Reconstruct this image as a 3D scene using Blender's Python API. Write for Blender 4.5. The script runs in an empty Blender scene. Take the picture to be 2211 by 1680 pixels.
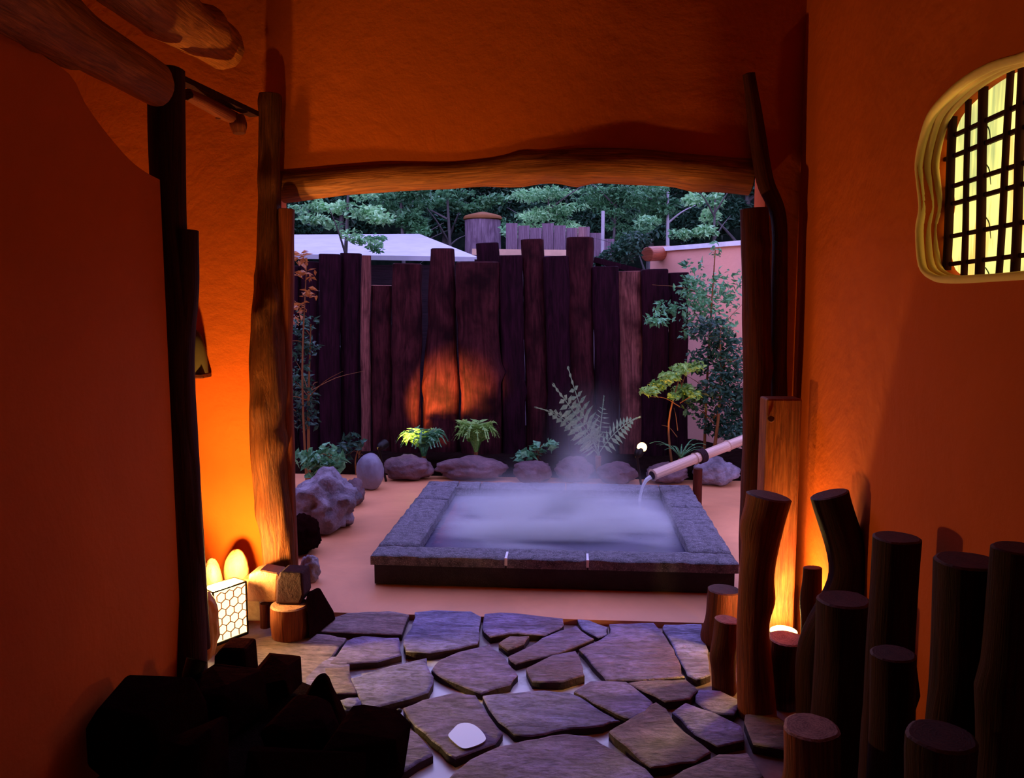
import bpy, bmesh, math, random
import numpy as np
from mathutils import Vector, noise, Matrix

SC = bpy.context.scene
COL = SC.collection
V = Vector
rnd = random.Random(7)

# ------------------------------------------------------------------ camera
FPX, CX, CY, CAMZ = 1750.0, 1105.5, 840.0, 1.5
PITCH = math.atan(193.0 / FPX)
YAW = math.atan(131.5 * math.cos(PITCH) / FPX)
_ca, _sa, _cp, _sp = math.cos(YAW), math.sin(YAW), math.cos(PITCH), math.sin(PITCH)
CF = V((-_sa * _cp, _ca * _cp, -_sp))
CR = V((_ca, _sa, 0))
CU = V((-_sa * _sp, _ca * _sp, _cp))
CAM = V((0, 0, CAMZ))


def ray(u, v):
    return CR * ((u - CX) / FPX) + CU * ((CY - v) / FPX) + CF


def P(u, v, y):            # a place seen at (u, v), y metres ahead
    d = ray(u, v)
    return CAM + d * (y / d.y)


def G(u, v, z=0.0):        # ... lying on a level plane
    d = ray(u, v)
    return CAM + d * ((z - CAMZ) / d.z)


def FL(u, y):             # ... on the floor, y metres ahead
    return V((P(u, 1345, y).x, y, -.01))


def PX(u, v, x):           # ... lying on a plane parallel to the side walls
    d = ray(u, v)
    return CAM + d * (x / d.x)


cam_d = bpy.data.cameras.new('camera')
cam = bpy.data.objects.new('camera', cam_d)
COL.objects.link(cam)
cam_d.sensor_width = 36
cam_d.lens = FPX / 2211 * 36
cam_d.clip_start = 0.02
m3 = Matrix((CR, CU, -CF)).transposed()
cam.matrix_world = Matrix.Translation(CAM) @ m3.to_4x4()
SC.camera = cam

# ------------------------------------------------------------------ materials


class NT:
    def __init__(s, name):
        s.m = bpy.data.materials.new(name)
        s.m.use_nodes = True
        s.t = s.m.node_tree
        s.b = s.t.nodes['Principled BSDF']
        s.out = s.t.nodes['Material Output']

    def n(s, typ, **kw):
        k = s.t.nodes.new(typ)
        for a, b in kw.items():
            setattr(k, a, b)
        return k

    def l(s, a, b):
        s.t.links.new(a, b)

    def coord(s, kind, scale):
        c = s.n('ShaderNodeTexCoord')
        mp = s.n('ShaderNodeMapping')
        mp.inputs['Scale'].default_value = scale
        s.l(c.outputs[kind], mp.inputs['Vector'])
        return mp.outputs['Vector']

    def noise(s, vec, scale=5, detail=5, rough=.55, dist=0.0):
        k = s.n('ShaderNodeTexNoise')
        k.inputs['Scale'].default_value = scale
        k.inputs['Detail'].default_value = detail
        k.inputs['Roughness'].default_value = rough
        k.inputs['Distortion'].default_value = dist
        if vec is not None:
            s.l(vec, k.inputs['Vector'])
        return k.outputs['Fac']

    def ramp(s, fac, stops):
        k = s.n('ShaderNodeValToRGB')
        e = k.color_ramp.elements
        while len(e) > 1:
            e.remove(e[0])
        e[0].position = stops[0][0]
        e[0].color = tuple(stops[0][1]) + (1,)
        for p, c in stops[1:]:
            q = e.new(p)
            q.color = tuple(c) + (1,)
        s.l(fac, k.inputs['Fac'])
        return k.outputs['Color']

    def mix(s, fac, a, b, mode='MIX'):
        k = s.n('ShaderNodeMix', data_type='RGBA', blend_type=mode)
        for sock, val in ((k.inputs['Factor'], fac), (k.inputs['A'], a), (k.inputs['B'], b)):
            pass
        ins = [i for i in k.inputs if i.enabled]
        vals = (fac, a, b)
        for i, val in zip(ins, vals):
            if hasattr(val, 'links') or isinstance(val, bpy.types.NodeSocket):
                s.l(val, i)
            elif isinstance(val, (int, float)):
                i.default_value = val
            else:
                i.default_value = tuple(val) + (1,) if len(val) == 3 else val
        return [o for o in k.outputs if o.enabled][0]

    def math(s, op, a, b=None, clamp=False):
        k = s.n('ShaderNodeMath', operation=op, use_clamp=clamp)
        for i, val in enumerate((a, b)):
            if val is None:
                continue
            if isinstance(val, bpy.types.NodeSocket):
                s.l(val, k.inputs[i])
            else:
                k.inputs[i].default_value = val
        return k.outputs[0]

    def bump(s, h, strength=.3, dist=.02):
        k = s.n('ShaderNodeBump')
        k.inputs['Strength'].default_value = strength
        k.inputs['Distance'].default_value = dist
        s.l(h, k.inputs['Height'])
        s.l(k.outputs['Normal'], s.b.inputs['Normal'])

    def col(s, c):
        if isinstance(c, bpy.types.NodeSocket):
            s.l(c, s.b.inputs['Base Color'])
        else:
            s.b.inputs['Base Color'].default_value = tuple(c) + (1,)

    def rough(s, r, spec=.5):
        if isinstance(r, bpy.types.NodeSocket):
            s.l(r, s.b.inputs['Roughness'])
        else:
            s.b.inputs['Roughness'].default_value = r
        s.b.inputs['Specular IOR Level'].default_value = spec


def m_plaster(name, c, var=.18, rough=.9, spec=.15, bump=.25):
    k = NT(name)
    v = k.coord('Object', (1, 1, 1))
    a = k.noise(v, 1.3, 6, .6, .4)
    b = k.noise(v, 16, 6, .65)
    lo = tuple(x * (1 - var) for x in c)
    hi = tuple(min(1, x * (1 + var)) for x in c)
    k.col(k.ramp(a, [(.3, lo), (.7, hi)]))
    h = k.math('ADD', k.math('MULTIPLY', a, 2.5), k.math('MULTIPLY', b, .35))
    k.bump(h, bump, .03)
    k.rough(rough, spec)
    return k.m


def m_wood(name, c1, c2, c3=None, rough=.6, spec=.3, su=9, sv=1.1, bump=.35):
    """grain runs along the second texture axis (the length of a log or board)"""
    k = NT(name)
    v = k.coord('UV', (su, sv, 1))
    a = k.noise(v, 3.5, 8, .65, 1.2)
    v2 = k.coord('UV', (su * 4, sv * .8, 1))
    f = k.noise(v2, 4, 4, .6)
    v3 = k.coord('UV', (3, 1.5, 1))
    p = k.noise(v3, 2.2, 4, .55)
    oi = k.n('ShaderNodeObjectInfo')
    base = k.ramp(a, [(.3, c1), (.62, c2)])
    if c3:
        base = k.mix(k.ramp(p, [(.45, (0, 0, 0)), (.68, (1, 1, 1))]), base, c3)
    base = k.mix(.55, base, k.ramp(f, [(.35, (.25, .25, .25)), (.6, (1, 1, 1))]), 'MULTIPLY')
    k.col(base)
    k.bump(k.math('ADD', k.math('MULTIPLY', a, 1.0), k.math('MULTIPLY', f, .5)), bump, .02)
    k.rough(rough, spec)
    return k.m


def m_endgrain(name, c1, c2, rough=.7):
    k = NT(name)
    v = k.coord('UV', (1, 1, 1))
    w = k.n('ShaderNodeTexWave', wave_type='RINGS', rings_direction='Z')
    w.inputs['Scale'].default_value = 26
    w.inputs['Distortion'].default_value = 9
    w.inputs['Detail Scale'].default_value = 2.5
    k.l(v, w.inputs['Vector'])
    a = k.noise(v, 18, 5)
    f = k.math('ADD', k.math('MULTIPLY', w.outputs['Fac'], .22), k.math('MULTIPLY', a, .78))
    k.col(k.ramp(f, [(.3, c1), (.7, c2)]))
    k.bump(f, .2, .01)
    k.rough(rough, .3)
    return k.m


def m_rock(name, c1, c2, c3=None, rough=.7, spec=.4, scale=5, bump=.6):
    k = NT(name)
    v = k.coord('Object', (1, 1, 1))
    a = k.noise(v, scale, 9, .68, .3)
    b = k.noise(v, scale * 7, 5, .6)
    base = k.ramp(a, [(.32, c1), (.66, c2)])
    if c3:
        base = k.mix(k.ramp(b, [(.55, (0, 0, 0)), (.68, (1, 1, 1))]), base, c3)
    k.col(base)
    k.bump(k.math('ADD', a, k.math('MULTIPLY', b, .4)), bump, .03)
    k.rough(rough, spec)
    return k.m


def m_simple(name, c, rough=.6, spec=.5, metal=0, var=.15, scale=8):
    k = NT(name)
    v = k.coord('Object', (1, 1, 1))
    a = k.noise(v, scale, 5)
    k.col(k.ramp(a, [(.3, tuple(x * (1 - var) for x in c)), (.7, tuple(min(1, x * (1 + var)) for x in c))]))
    k.rough(rough, spec)
    k.b.inputs['Metallic'].default_value = metal
    return k.m


def m_leaf(name, c1, c2, rough=.45, trans=.25):
    k = NT(name)
    v = k.coord('Object', (1, 1, 1))
    a = k.noise(v, 2.3, 2, .5)
    b = k.noise(v, 40, 1, .5)
    f = k.math('ADD', k.math('MULTIPLY', a, .5), k.math('MULTIPLY', b, .5))
    c = k.ramp(f, [(.38, c1), (.62, c2)])
    k.col(c)
    k.rough(rough, .5)
    tr = k.n('ShaderNodeBsdfTranslucent')
    k.l(c, tr.inputs['Color'])
    mx = k.n('ShaderNodeMixShader')
    mx.inputs[0].default_value = trans
    k.l(k.b.outputs[0], mx.inputs[1])
    k.l(tr.outputs[0], mx.inputs[2])
    k.l(mx.outputs[0], k.out.inputs['Surface'])
    return k.m


def m_emit(name, c, strength):
    k = NT(name)
    k.col(c)
    k.b.inputs['Emission Color'].default_value = tuple(c) + (1,)
    k.b.inputs['Emission Strength'].default_value = strength
    return k.m


M = {}
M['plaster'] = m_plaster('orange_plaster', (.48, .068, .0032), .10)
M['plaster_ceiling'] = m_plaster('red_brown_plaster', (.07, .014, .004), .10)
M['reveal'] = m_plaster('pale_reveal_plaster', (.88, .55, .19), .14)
M['salmon'] = m_plaster('salmon_stucco', (.86, .40, .31), .08)
M['terrace'] = m_plaster('terracotta_concrete', (.72, .27, .125), .20, .42, .4, .12)
k = NT('mortar_painted_sheen')
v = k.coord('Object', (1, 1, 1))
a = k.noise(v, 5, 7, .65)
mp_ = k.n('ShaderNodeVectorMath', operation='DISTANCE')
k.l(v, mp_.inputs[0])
mp_.inputs[1].default_value = (.60, 1.50, .09)  # bright sky sheen painted as pale mortar around this point
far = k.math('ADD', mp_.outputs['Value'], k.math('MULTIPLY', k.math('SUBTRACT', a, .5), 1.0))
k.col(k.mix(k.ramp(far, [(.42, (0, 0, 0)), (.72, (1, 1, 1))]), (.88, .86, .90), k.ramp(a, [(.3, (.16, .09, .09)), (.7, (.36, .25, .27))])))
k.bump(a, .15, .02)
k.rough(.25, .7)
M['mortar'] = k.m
M['hill'] = m_rock('dark_undergrowth', (.0015, .003, .002), (.008, .012, .008), None, 1.0, 0.0, 3, .8)
M['soil'] = m_rock('dark_garden_soil', (.008, .003, .003), (.018, .008, .007), None, 1.0, 0.0, 14, .8)
M['log_frame'] = m_wood('weathered_frame_log', (.13, .024, .005), (.46, .115, .022), (.28, .06, .012), .55, .18)
M['log_post'] = m_wood('knotty_post_wood', (.05, .009, .002), (.19, .042, .008), (.11, .022, .005), .6, .12, 9, 1.4, .6)
M['log_dark'] = m_wood('dark_log', (.045, .006, .003), (.11, .015, .005), None, .65, .12)
M['log_red'] = m_wood('red_brown_log', (.11, .015, .005), (.25, .042, .010), (.14, .02, .006), .6, .15)
M['log_black'] = m_wood('blackened_log', (.026, .004, .003), (.048, .007, .005), None, .75, .1)
M['timber'] = m_wood('squared_timber_wood', (.11, .020, .007), (.34, .085, .025), (.17, .028, .009), .55, .15)
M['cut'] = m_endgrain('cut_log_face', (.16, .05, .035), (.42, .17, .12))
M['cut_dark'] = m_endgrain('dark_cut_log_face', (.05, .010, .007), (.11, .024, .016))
M['fence_a'] = m_wood('dark_purple_fence_wood', (.006, .0005, .0025), (.026, .0035, .011), None, .75, .06, 7, .8)
M['fence_b'] = m_wood('red_brown_fence_wood', (.012, .001, .003), (.068, .012, .016), (.013, .0015, .0035), .7, .06, 7, .8)
M['fence_c'] = m_wood('pale_fence_wood', (.035, .005, .007), (.27, .085, .075), (.034, .006, .008), .7, .08, 8, .6)  # paler than the other slabs


def m_slate(name, c1, c2, c3, rough, ang):
    k = NT(name)
    c = k.n('ShaderNodeTexCoord')
    oi = k.n('ShaderNodeObjectInfo')
    ad = k.n('ShaderNodeVectorMath', operation='ADD')
    sc_ = k.n('ShaderNodeVectorMath', operation='SCALE')
    cb_ = k.n('ShaderNodeCombineXYZ')
    for i_ in range(3):
        k.l(oi.outputs['Random'], cb_.inputs[i_])
    k.l(cb_.outputs[0], sc_.inputs[0])
    sc_.inputs['Scale'].default_value = 9
    k.l(c.outputs['Object'], ad.inputs[0])
    k.l(sc_.outputs[0], ad.inputs[1])
    mp = k.n('ShaderNodeMapping')
    mp.inputs['Rotation'].default_value = (0, 0, ang)
    mp.inputs['Scale'].default_value = (1.0, 2.6, 1)
    k.l(ad.outputs[0], mp.inputs['Vector'])
    v = mp.outputs['Vector']
    a = k.noise(v, 4.2, 9, .7, .8)
    b = k.noise(v, 26, 6, .7, .3)
    g = k.noise(ad.outputs[0], 2.1, 4, .5)
    base = k.ramp(a, [(.34, c1), (.60, c2)])
    base = k.mix(k.ramp(g, [(.48, (0, 0, 0)), (.62, (1, 1, 1))]), base, c3)
    base = k.mix(.7, base, k.ramp(b, [(.36, (.16, .13, .17)), (.58, (1, 1, 1))]), 'MULTIPLY')
    k.col(base)
    k.bump(k.math('ADD', k.math('MULTIPLY', a, 1.2), k.math('MULTIPLY', b, .35)), 1.0, .035)
    k.rough(k.math('ADD', rough - .12, k.math('MULTIPLY', b, .3)), .8)
    return k.m


M['flag_a'] = m_slate('blue_grey_slate', (.19, .16, .40), (.60, .52, 1.0), (.32, .24, .56), .30, .35)
M['flag_b'] = m_slate('purple_brown_slate', (.18, .115, .26), (.54, .39, .84), (.30, .16, .29), .32, -.2)
M['flag_c'] = m_slate('rust_brown_slate', (.26, .14, .15), (.58, .36, .44), (.36, .20, .24), .34, .2)
M['flag_side'] = m_rock('shade_painted_slate_edge', (.020, .010, .014), (.07, .030, .034), None, .7, .3, 12, .5)  # stone sides coloured dark to paint in their shade
M['granite'] = m_rock('speckled_granite', (.035, .026, .045), (.30, .25, .33), (.62, .56, .66), .5, .45, 24, 1.0)
M['joint'] = m_simple('pale_joint_mortar', (.85, .80, .84), .5, .4)
M['granite_dark'] = m_rock('dark_stone_side', (.016, .008, .016), (.035, .018, .028), None, .6, .4, 20, .5)
M['plum_block'] = m_rock('dark_plum_block', (.02, .006, .009), (.055, .018, .024), None, .9, .1, 6, .5)
M['black_rock'] = m_rock('black_boulder', (.006, .0012, .0014), (.013, .0024, .0026), None, .95, 0.0, 4, .6)
M['garden_rock'] = m_rock('lavender_grey_rock', (.08, .05, .065), (.34, .27, .35), (.22, .14, .16), .7, .4, 7, .9)
M['egg_rock'] = m_rock('smooth_grey_stone', (.12, .10, .14), (.24, .20, .28), None, .45, .5, 4, .2)
M['edge_rock'] = m_rock('plum_edging_rock', (.06, .026, .036), (.20, .10, .12), None, .7, .4, 6, .8)
M['warm_rock'] = m_rock('tan_cobble', (.45, .22, .09), (.78, .47, .22), None, .75, .3, 7, .5)
M['brown_rock'] = m_rock('brown_block_stone', (.16, .06, .030), (.34, .13, .06), None, .7, .3, 6, .5)
M['clay'] = m_simple('tan_wood_and_clay', (.52, .23, .09), .6, .3)
M['steel_black'] = m_simple('black_iron', (.012, .007, .006), .45, .4, .6)
M['roof'] = m_simple('lavender_roofing', (.44, .42, .50), .55, .4, 0, .10, 5)
M['white_metal'] = m_simple('white_flashing', (.82, .80, .88), .35, .5)
M['copper'] = m_wood('rust_red_log_end', (.30, .055, .025), (.45, .10, .045), None, .4, .5)
M['shed_wall'] = m_wood('dark_shed_boards', (.012, .004, .008), (.03, .01, .018), None, .8, .2)
M['plank'] = m_simple('cream_plank', (.75, .46, .33), .6, .3)
M['grey_board'] = m_wood('grey_violet_boards', (.13, .07, .11), (.28, .18, .25), None, .8, .2, 10, .8)
M['bark'] = m_wood('grey_bark', (.06, .05, .05), (.20, .18, .19), None, .9, .1)
M['pale_bark'] = m_simple('pale_bark', (.45, .42, .48), .8, .2)
M['stem'] = m_simple('brown_stem', (.20, .07, .02), .7, .2)
M['bamboo'] = m_wood('pink_bamboo', (.55, .30, .22), (.72, .44, .34), None, .35, .5, 5, .5, .1)
M['rope'] = m_simple('dark_rope', (.03, .012, .015), .9, .1)
M['leaf_dark'] = m_leaf('dark_bluish_leaves', (.006, .026, .016), (.050, .15, .085))
M['leaf_mid'] = m_leaf('mid_green_leaves', (.022, .10, .040), (.19, .50, .22))
M['leaf_pale'] = m_leaf('pale_sage_leaves', (.07, .28, .11), (.46, .84, .42))
M['leaf_lime'] = m_leaf('lime_green_leaves', (.13, .30, .05), (.38, .60, .14))
M['leaf_black'] = m_leaf('very_dark_leaves', (.003, .006, .004), (.010, .016, .010))
M['leaf_rust'] = m_leaf('rust_orange_leaves', (.28, .07, .015), (.55, .19, .04))
M['fern'] = m_leaf('fern_green', (.13, .26, .13), (.36, .52, .28))
M['dome'] = m_simple('olive_brown_dome', (.09, .05, .018), .8, .1)

# water
k = NT('dark_tub_water')
k.col((.10, .085, .15))
k.rough(.08, .6)
k.bump(k.noise(k.coord('Object', (1, 1, 1)), 9, 3), .12, .02)
M['water'] = k.m
k = NT('clear_running_water')
k.col((.92, .93, 1.0))
k.rough(.08, .8)
k.b.inputs['Transmission Weight'].default_value = .55
k.b.inputs['IOR'].default_value = 1.33
M['stream'] = k.m
k = NT('painted_sheen_gloss')
k.col((.66, .66, .80))  # pale base colour paints in the reflected sky
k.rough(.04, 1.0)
M['sheen_patch'] = k.m

# lit window glass
k = NT('lit_frosted_glass')
v = k.coord('Object', (1, 1, 1))
a = k.noise(v, 3.2, 3, .5)
b = k.noise(k.coord('Object', (1, 14, 1)), 6, 3, .5)
c = k.ramp(k.math('ADD', k.math('MULTIPLY', a, .75), k.math('MULTIPLY', b, .25)),
           [(.38, (.34, .40, .15)), (.45, (.55, .58, .18)), (.50, (.92, .82, .22)), (.56, (1.0, .86, .26)), (.62, (1.0, .55, .12))])
k.col((.6, .55, .3))
k.l(c, k.b.inputs['Emission Color'])
k.b.inputs['Emission Strength'].default_value = 1.3
M['window_glass'] = k.m
M['lamp_white'] = m_emit('lit_lantern_paper', (1.0, .76, .38), 2.2)
M['lamp_lens'] = m_emit('lit_spotlight_lens', (1.0, .58, .20), 6.0)

# ------------------------------------------------------------------ object helpers


def setp(o, label=None, cat=None, group=None, kind=None):
    if label:
        o['label'] = label
    if cat:
        o['category'] = cat
    if group:
        o['group'] = group
    if kind:
        o['kind'] = kind
    return o


def worldloc(o):
    p = V((0, 0, 0))
    while o is not None:
        p += o.location
        o = o.parent
    return p


class MB:
    """collects vertices / faces (world coordinates) for ONE mesh object"""

    def __init__(s):
        s.v, s.f, s.uv, s.mi, s.sm = [], [], [], [], []

    def add(s, verts, faces, uvs=None, mi=0, smooth=True):
        b = len(s.v)
        s.v += [V(p) for p in verts]
        for i, f in enumerate(faces):
            s.f.append([b + j for j in f])
            s.uv.append(uvs[i] if uvs else None)
            s.mi.append(mi)
            s.sm.append(smooth)

    def box(s, c, size, rot=None, mi=0):
        c = V(c)
        h = [x / 2 for x in size]
        vs = [V((a * h[0], b * h[1], d * h[2])) for a in (-1, 1) for b in (-1, 1) for d in (-1, 1)]
        if rot:
            vs = [rot @ p for p in vs]
        fs = [(0, 1, 3, 2), (4, 6, 7, 5), (0, 4, 5, 1), (2, 3, 7, 6), (0, 2, 6, 4), (1, 5, 7, 3)]
        uv = []
        for f in fs:
            loc = [vs[i] for i in f]
            L = [(p.x + p.y, p.z) for p in loc] if size[2] >= max(size[:2]) else [(p.y + p.z, p.x) for p in loc]
            uv.append(L)
        s.add([p + c for p in vs], fs, uv, mi, False)

    def bar(s, a, b, w, h=None, mi=0):
        a, b = V(a), V(b)
        d = b - a
        L = d.length
        z = d.normalized()
        x = z.cross(V((0, 0, 1)))
        if x.length < 1e-3:
            x = V((1, 0, 0))
        x.normalize()
        y = z.cross(x)
        R = Matrix((x, y, z)).transposed()
        s.box((a + b) / 2, (w, h or w, L), R, mi)

    def tube(s, *a, **kw):
        t = tube(*a, **kw)
        s.add(*t['side'])
        if 'caps' in t:
            for c in t['caps']:
                s.add(*c)
        return t

    def build(s, name, mat, parent=None, origin=None):
        mats = mat if isinstance(mat, (list, tuple)) else [mat]
        if not s.v:
            return None
        if parent is not None:
            o0 = worldloc(parent)
        elif origin is not None:
            o0 = V(origin)
        else:
            xs = [p.x for p in s.v]
            ys = [p.y for p in s.v]
            zs = [p.z for p in s.v]
            o0 = V(((min(xs) + max(xs)) / 2, (min(ys) + max(ys)) / 2, min(zs)))
        me = bpy.data.meshes.new(name)
        me.from_pydata([tuple(p - o0) for p in s.v], [], s.f)
        uvl = me.uv_layers.new(name='UVMap')
        li = 0
        for poly, uv, mi, sm in zip(me.polygons, s.uv, s.mi, s.sm):
            poly.material_index = mi
            poly.use_smooth = sm
            if uv:
                for j, q in enumerate(uv):
                    uvl.data[poly.loop_start + j].uv = q
        for mm in mats:
            me.materials.append(mm)
        o = bpy.data.objects.new(name, me)
        COL.objects.link(o)
        if parent is not None:
            o.parent = parent
        else:
            o.location = o0
        return o


def catmull(pts, n):
    if len(pts) == 2:
        return [pts[0].lerp(pts[1], i / n) for i in range(n + 1)]
    out = []
    q = [pts[0] * 2 - pts[1]] + list(pts) + [pts[-1] * 2 - pts[-2]]
    for i in range(1, len(q) - 2):
        p0, p1, p2, p3 = q[i - 1], q[i], q[i + 1], q[i + 2]
        for j in range(n):
            t = j / n
            out.append(.5 * ((2 * p1) + (p2 - p0) * t + (2 * p0 - 5 * p1 + 4 * p2 - p3) * t * t + (3 * p1 - p0 - 3 * p2 + p3) * t ** 3))
    out.append(V(pts[-1]))
    return out


def tube(pts, rad, seg=20, sub=7, rough=.07, seed=0, squash=(1, 1), caps=(True, True), ref=None, square=0.0, knots=0, tilt=(0, 0)):
    """a log, stick or slab along a path. squash scales the two cross axes; square > 0 gives a boxier section"""
    pts = [V(p) for p in pts]
    if not isinstance(rad, (list, tuple)):
        rad = [rad] * len(pts)
    path = catmull(pts, sub)
    rv = catmull([V((r, 0, 0)) for r in rad], sub)
    rr = [max(.001, q.x) for q in rv]
    rg = random.Random(seed * 13 + 5)
    kn = [(rg.random(), rg.random() * 6.28, rg.uniform(.15, .32), rg.uniform(.02, .05)) for _ in range(knots)]
    total = sum((path[i + 1] - path[i]).length for i in range(len(path) - 1))
    t0 = (path[1] - path[0]).normalized()
    if ref is None:
        ref = V((0, 1, 0)) if abs(t0.z) > .6 else V((0, 0, 1))
    x = (V(ref) - t0 * V(ref).dot(t0)).normalized()
    rings, uvr, ds = [], [], 0
    n = len(path)
    for i, p in enumerate(path):
        if i > 0:
            ds += (p - path[i - 1]).length
        t = (path[min(i + 1, n - 1)] - path[max(i - 1, 0)]).normalized()
        x = (x - t * x.dot(t)).normalized()
        y = t.cross(x)
        ring = []
        for j in range(seg):
            a = 2 * math.pi * j / seg
            ca, sa = math.cos(a), math.sin(a)
            f = 1.0
            if square:
                f = 1 / (abs(ca) ** (2 + square * 8) + abs(sa) ** (2 + square * 8)) ** (1 / (2 + square * 8))
            r = rr[i] * f
            q = V((ca * 1.3 + seed * 3.1, sa * 1.3, ds * 2.2))
            q2 = V((ca * 3 + seed, sa * 3, ds * 5))
            r *= 1 + rough * (noise.noise(q) * 1.4 + noise.noise(q2) * .6)
            for (kt, ka, kh, kw) in kn:
                da = math.atan2(math.sin(a - ka), math.cos(a - ka)) * rr[i]
                dl = ds - kt * total
                g = math.exp(-(da * da + dl * dl) / (2 * kw * kw))
                r += rr[i] * kh * g
            ring.append(p + x * (ca * r * squash[0]) + y * (sa * r * squash[1]))
        rings.append(ring)
        uvr.append(ds)
    verts = [q for r in rings for q in r]
    faces, uvs = [], []
    off = (seed * .37) % 3
    for i in range(n - 1):
        for j in range(seg):
            j2 = (j + 1) % seg
            faces.append((i * seg + j, i * seg + j2, (i + 1) * seg + j2, (i + 1) * seg + j))
            ua, ub = j / seg * .6 + off, (j + 1) / seg * .6 + off
            uvs.append([(ua, uvr[i] + off), (ub, uvr[i] + off), (ub, uvr[i + 1] + off), (ua, uvr[i + 1] + off)])
    out = {'side': (verts, faces, uvs, 0, True), 'caps': []}
    for which in (0, 1):
        if not caps[which]:
            continue
        ring = rings[0] if which == 0 else rings[-1]
        c = sum(ring, V()) / seg
        t = (path[0] - path[1]).normalized() if which == 0 else (path[-1] - path[-2]).normalized()
        r = rr[0] if which == 0 else rr[-1]
        inner = [q.lerp(c, .10) + t * (r * .06) for q in ring]
        cv = ring + inner + [c + t * (r * .06)]
        cf, cu = [], []
        for j in range(seg):
            j2 = (j + 1) % seg
            q1, q2, q3, q4 = j, j2, seg + j2, seg + j
            tri = (seg + j, seg + j2, 2 * seg)
            if which == 0:
                q1, q2, q3, q4 = q4, q3, q2, q1
                tri = tri[::-1]
            cf += [(q1, q2, q3, q4), tri]

            def uvq(i):
                if i == 2 * seg:
                    return (0, 0)
                a = 2 * math.pi * (i % seg) / seg
                rad_ = 1 if i < seg else .9
                return (math.cos(a) * rad_ * .09, math.sin(a) * rad_ * .09)
            cu += [[uvq(i) for i in (q1, q2, q3, q4)], [uvq(i) for i in tri]]
        out['caps'].append((cv, cf, cu, 1, False))
    return out


def prism(outline, depth_vec, mb=None, mi=0):
    """closed outline (list of Vectors) pushed along depth_vec"""
    mb = mb or MB()
    n = len(outline)
    a = [V(p) for p in outline]
    b = [p + V(depth_vec) for p in a]
    nrm = V()
    for i in range(n):
        nrm += a[i].cross(a[(i + 1) % n])
    flip = nrm.dot(V(depth_vec)) < 0
    fs = [list(range(n)), list(range(2 * n - 1, n - 1, -1))]
    for i in range(n):
        j = (i + 1) % n
        fs.append([j, i, n + i, n + j])
    if not flip:
        fs = [f[::-1] for f in fs]
    mb.add(a + b, fs, None, mi, False)
    return mb


def struct(name, mb, mat, parent=None):
    o = mb.build(name, mat, parent)
    if parent is None:
        o['kind'] = 'structure'
    return o


def empty(name, loc, label, cat, group=None, kind=None):
    o = bpy.data.objects.new(name, None)
    COL.objects.link(o)
    o.location = loc
    o.empty_display_size = .1
    return setp(o, label, cat, group, kind)


def bevel(o, w=.01, seg=2):
    b = o.modifiers.new('bevel', 'BEVEL')
    b.width = w
    b.segments = seg
    b.limit_method = 'ANGLE'
    b.angle_limit = math.radians(40)
    return o


def blob(center, size, seed=0, amp=.25, freq=1.6, sub=4, rot=0, flat=None, ridged=0.0):
    """a rock: a displaced ball; size = half extents"""
    bm = bmesh.new()
    bmesh.ops.create_icosphere(bm, subdivisions=sub, radius=1)
    R = Matrix.Rotation(rot, 3, 'Z')
    vs = []
    for v in bm.verts:
        d = v.co.normalized()
        q = d * freq + V((seed * 7.3, seed * 1.7, seed * 4.1))
        k_ = 1 + amp * noise.noise(q) + amp * .45 * noise.noise(q * 2.6) + amp * .2 * noise.noise(q * 6)
        if ridged:
            k_ += ridged * (abs(noise.noise(q * 1.8)) - .25)
        p = d * k_
        p = V((p.x * size[0], p.y * size[1], p.z * size[2]))
        if flat is not None and p.z < -flat * size[2]:
            p.z = -flat * size[2]
        vs.append(R @ p + V(center))
    fs = [[v.index for v in f.verts] for f in bm.faces]
    bm.free()
    mb = MB()
    mb.add(vs, fs, None, 0, True)
    return mb


def hullrock(center, size, seed=0, n=22):
    rg_ = random.Random(seed)
    bm = bmesh.new()
    for i in range(n):
        a, b = rg_.uniform(0, 6.283), rg_.uniform(-1, 1)
        c_ = (1 - b * b) ** .5
        d = V((math.cos(a) * c_, math.sin(a) * c_, b))
        p = V([math.copysign(abs(q) ** .6, q) for q in d]) * rg_.uniform(.86, 1.0)
        bm.verts.new((p.x * size[0], p.y * size[1], p.z * size[2]))
    r_ = bmesh.ops.convex_hull(bm, input=bm.verts)
    junk = list({g for g in r_['geom_interior'] + r_['geom_unused'] if isinstance(g, bmesh.types.BMVert)})
    if junk:
        bmesh.ops.delete(bm, geom=junk, context='VERTS')
    bm.verts.index_update()
    zmin = -size[2] * .9
    mb_ = MB()
    mb_.add([V((v.co.x, v.co.y, max(v.co.z, zmin))) + V(center) for v in bm.verts], [[v.index for v in f.verts] for f in bm.faces], None, 0, False)
    bm.free()
    return mb_


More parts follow.
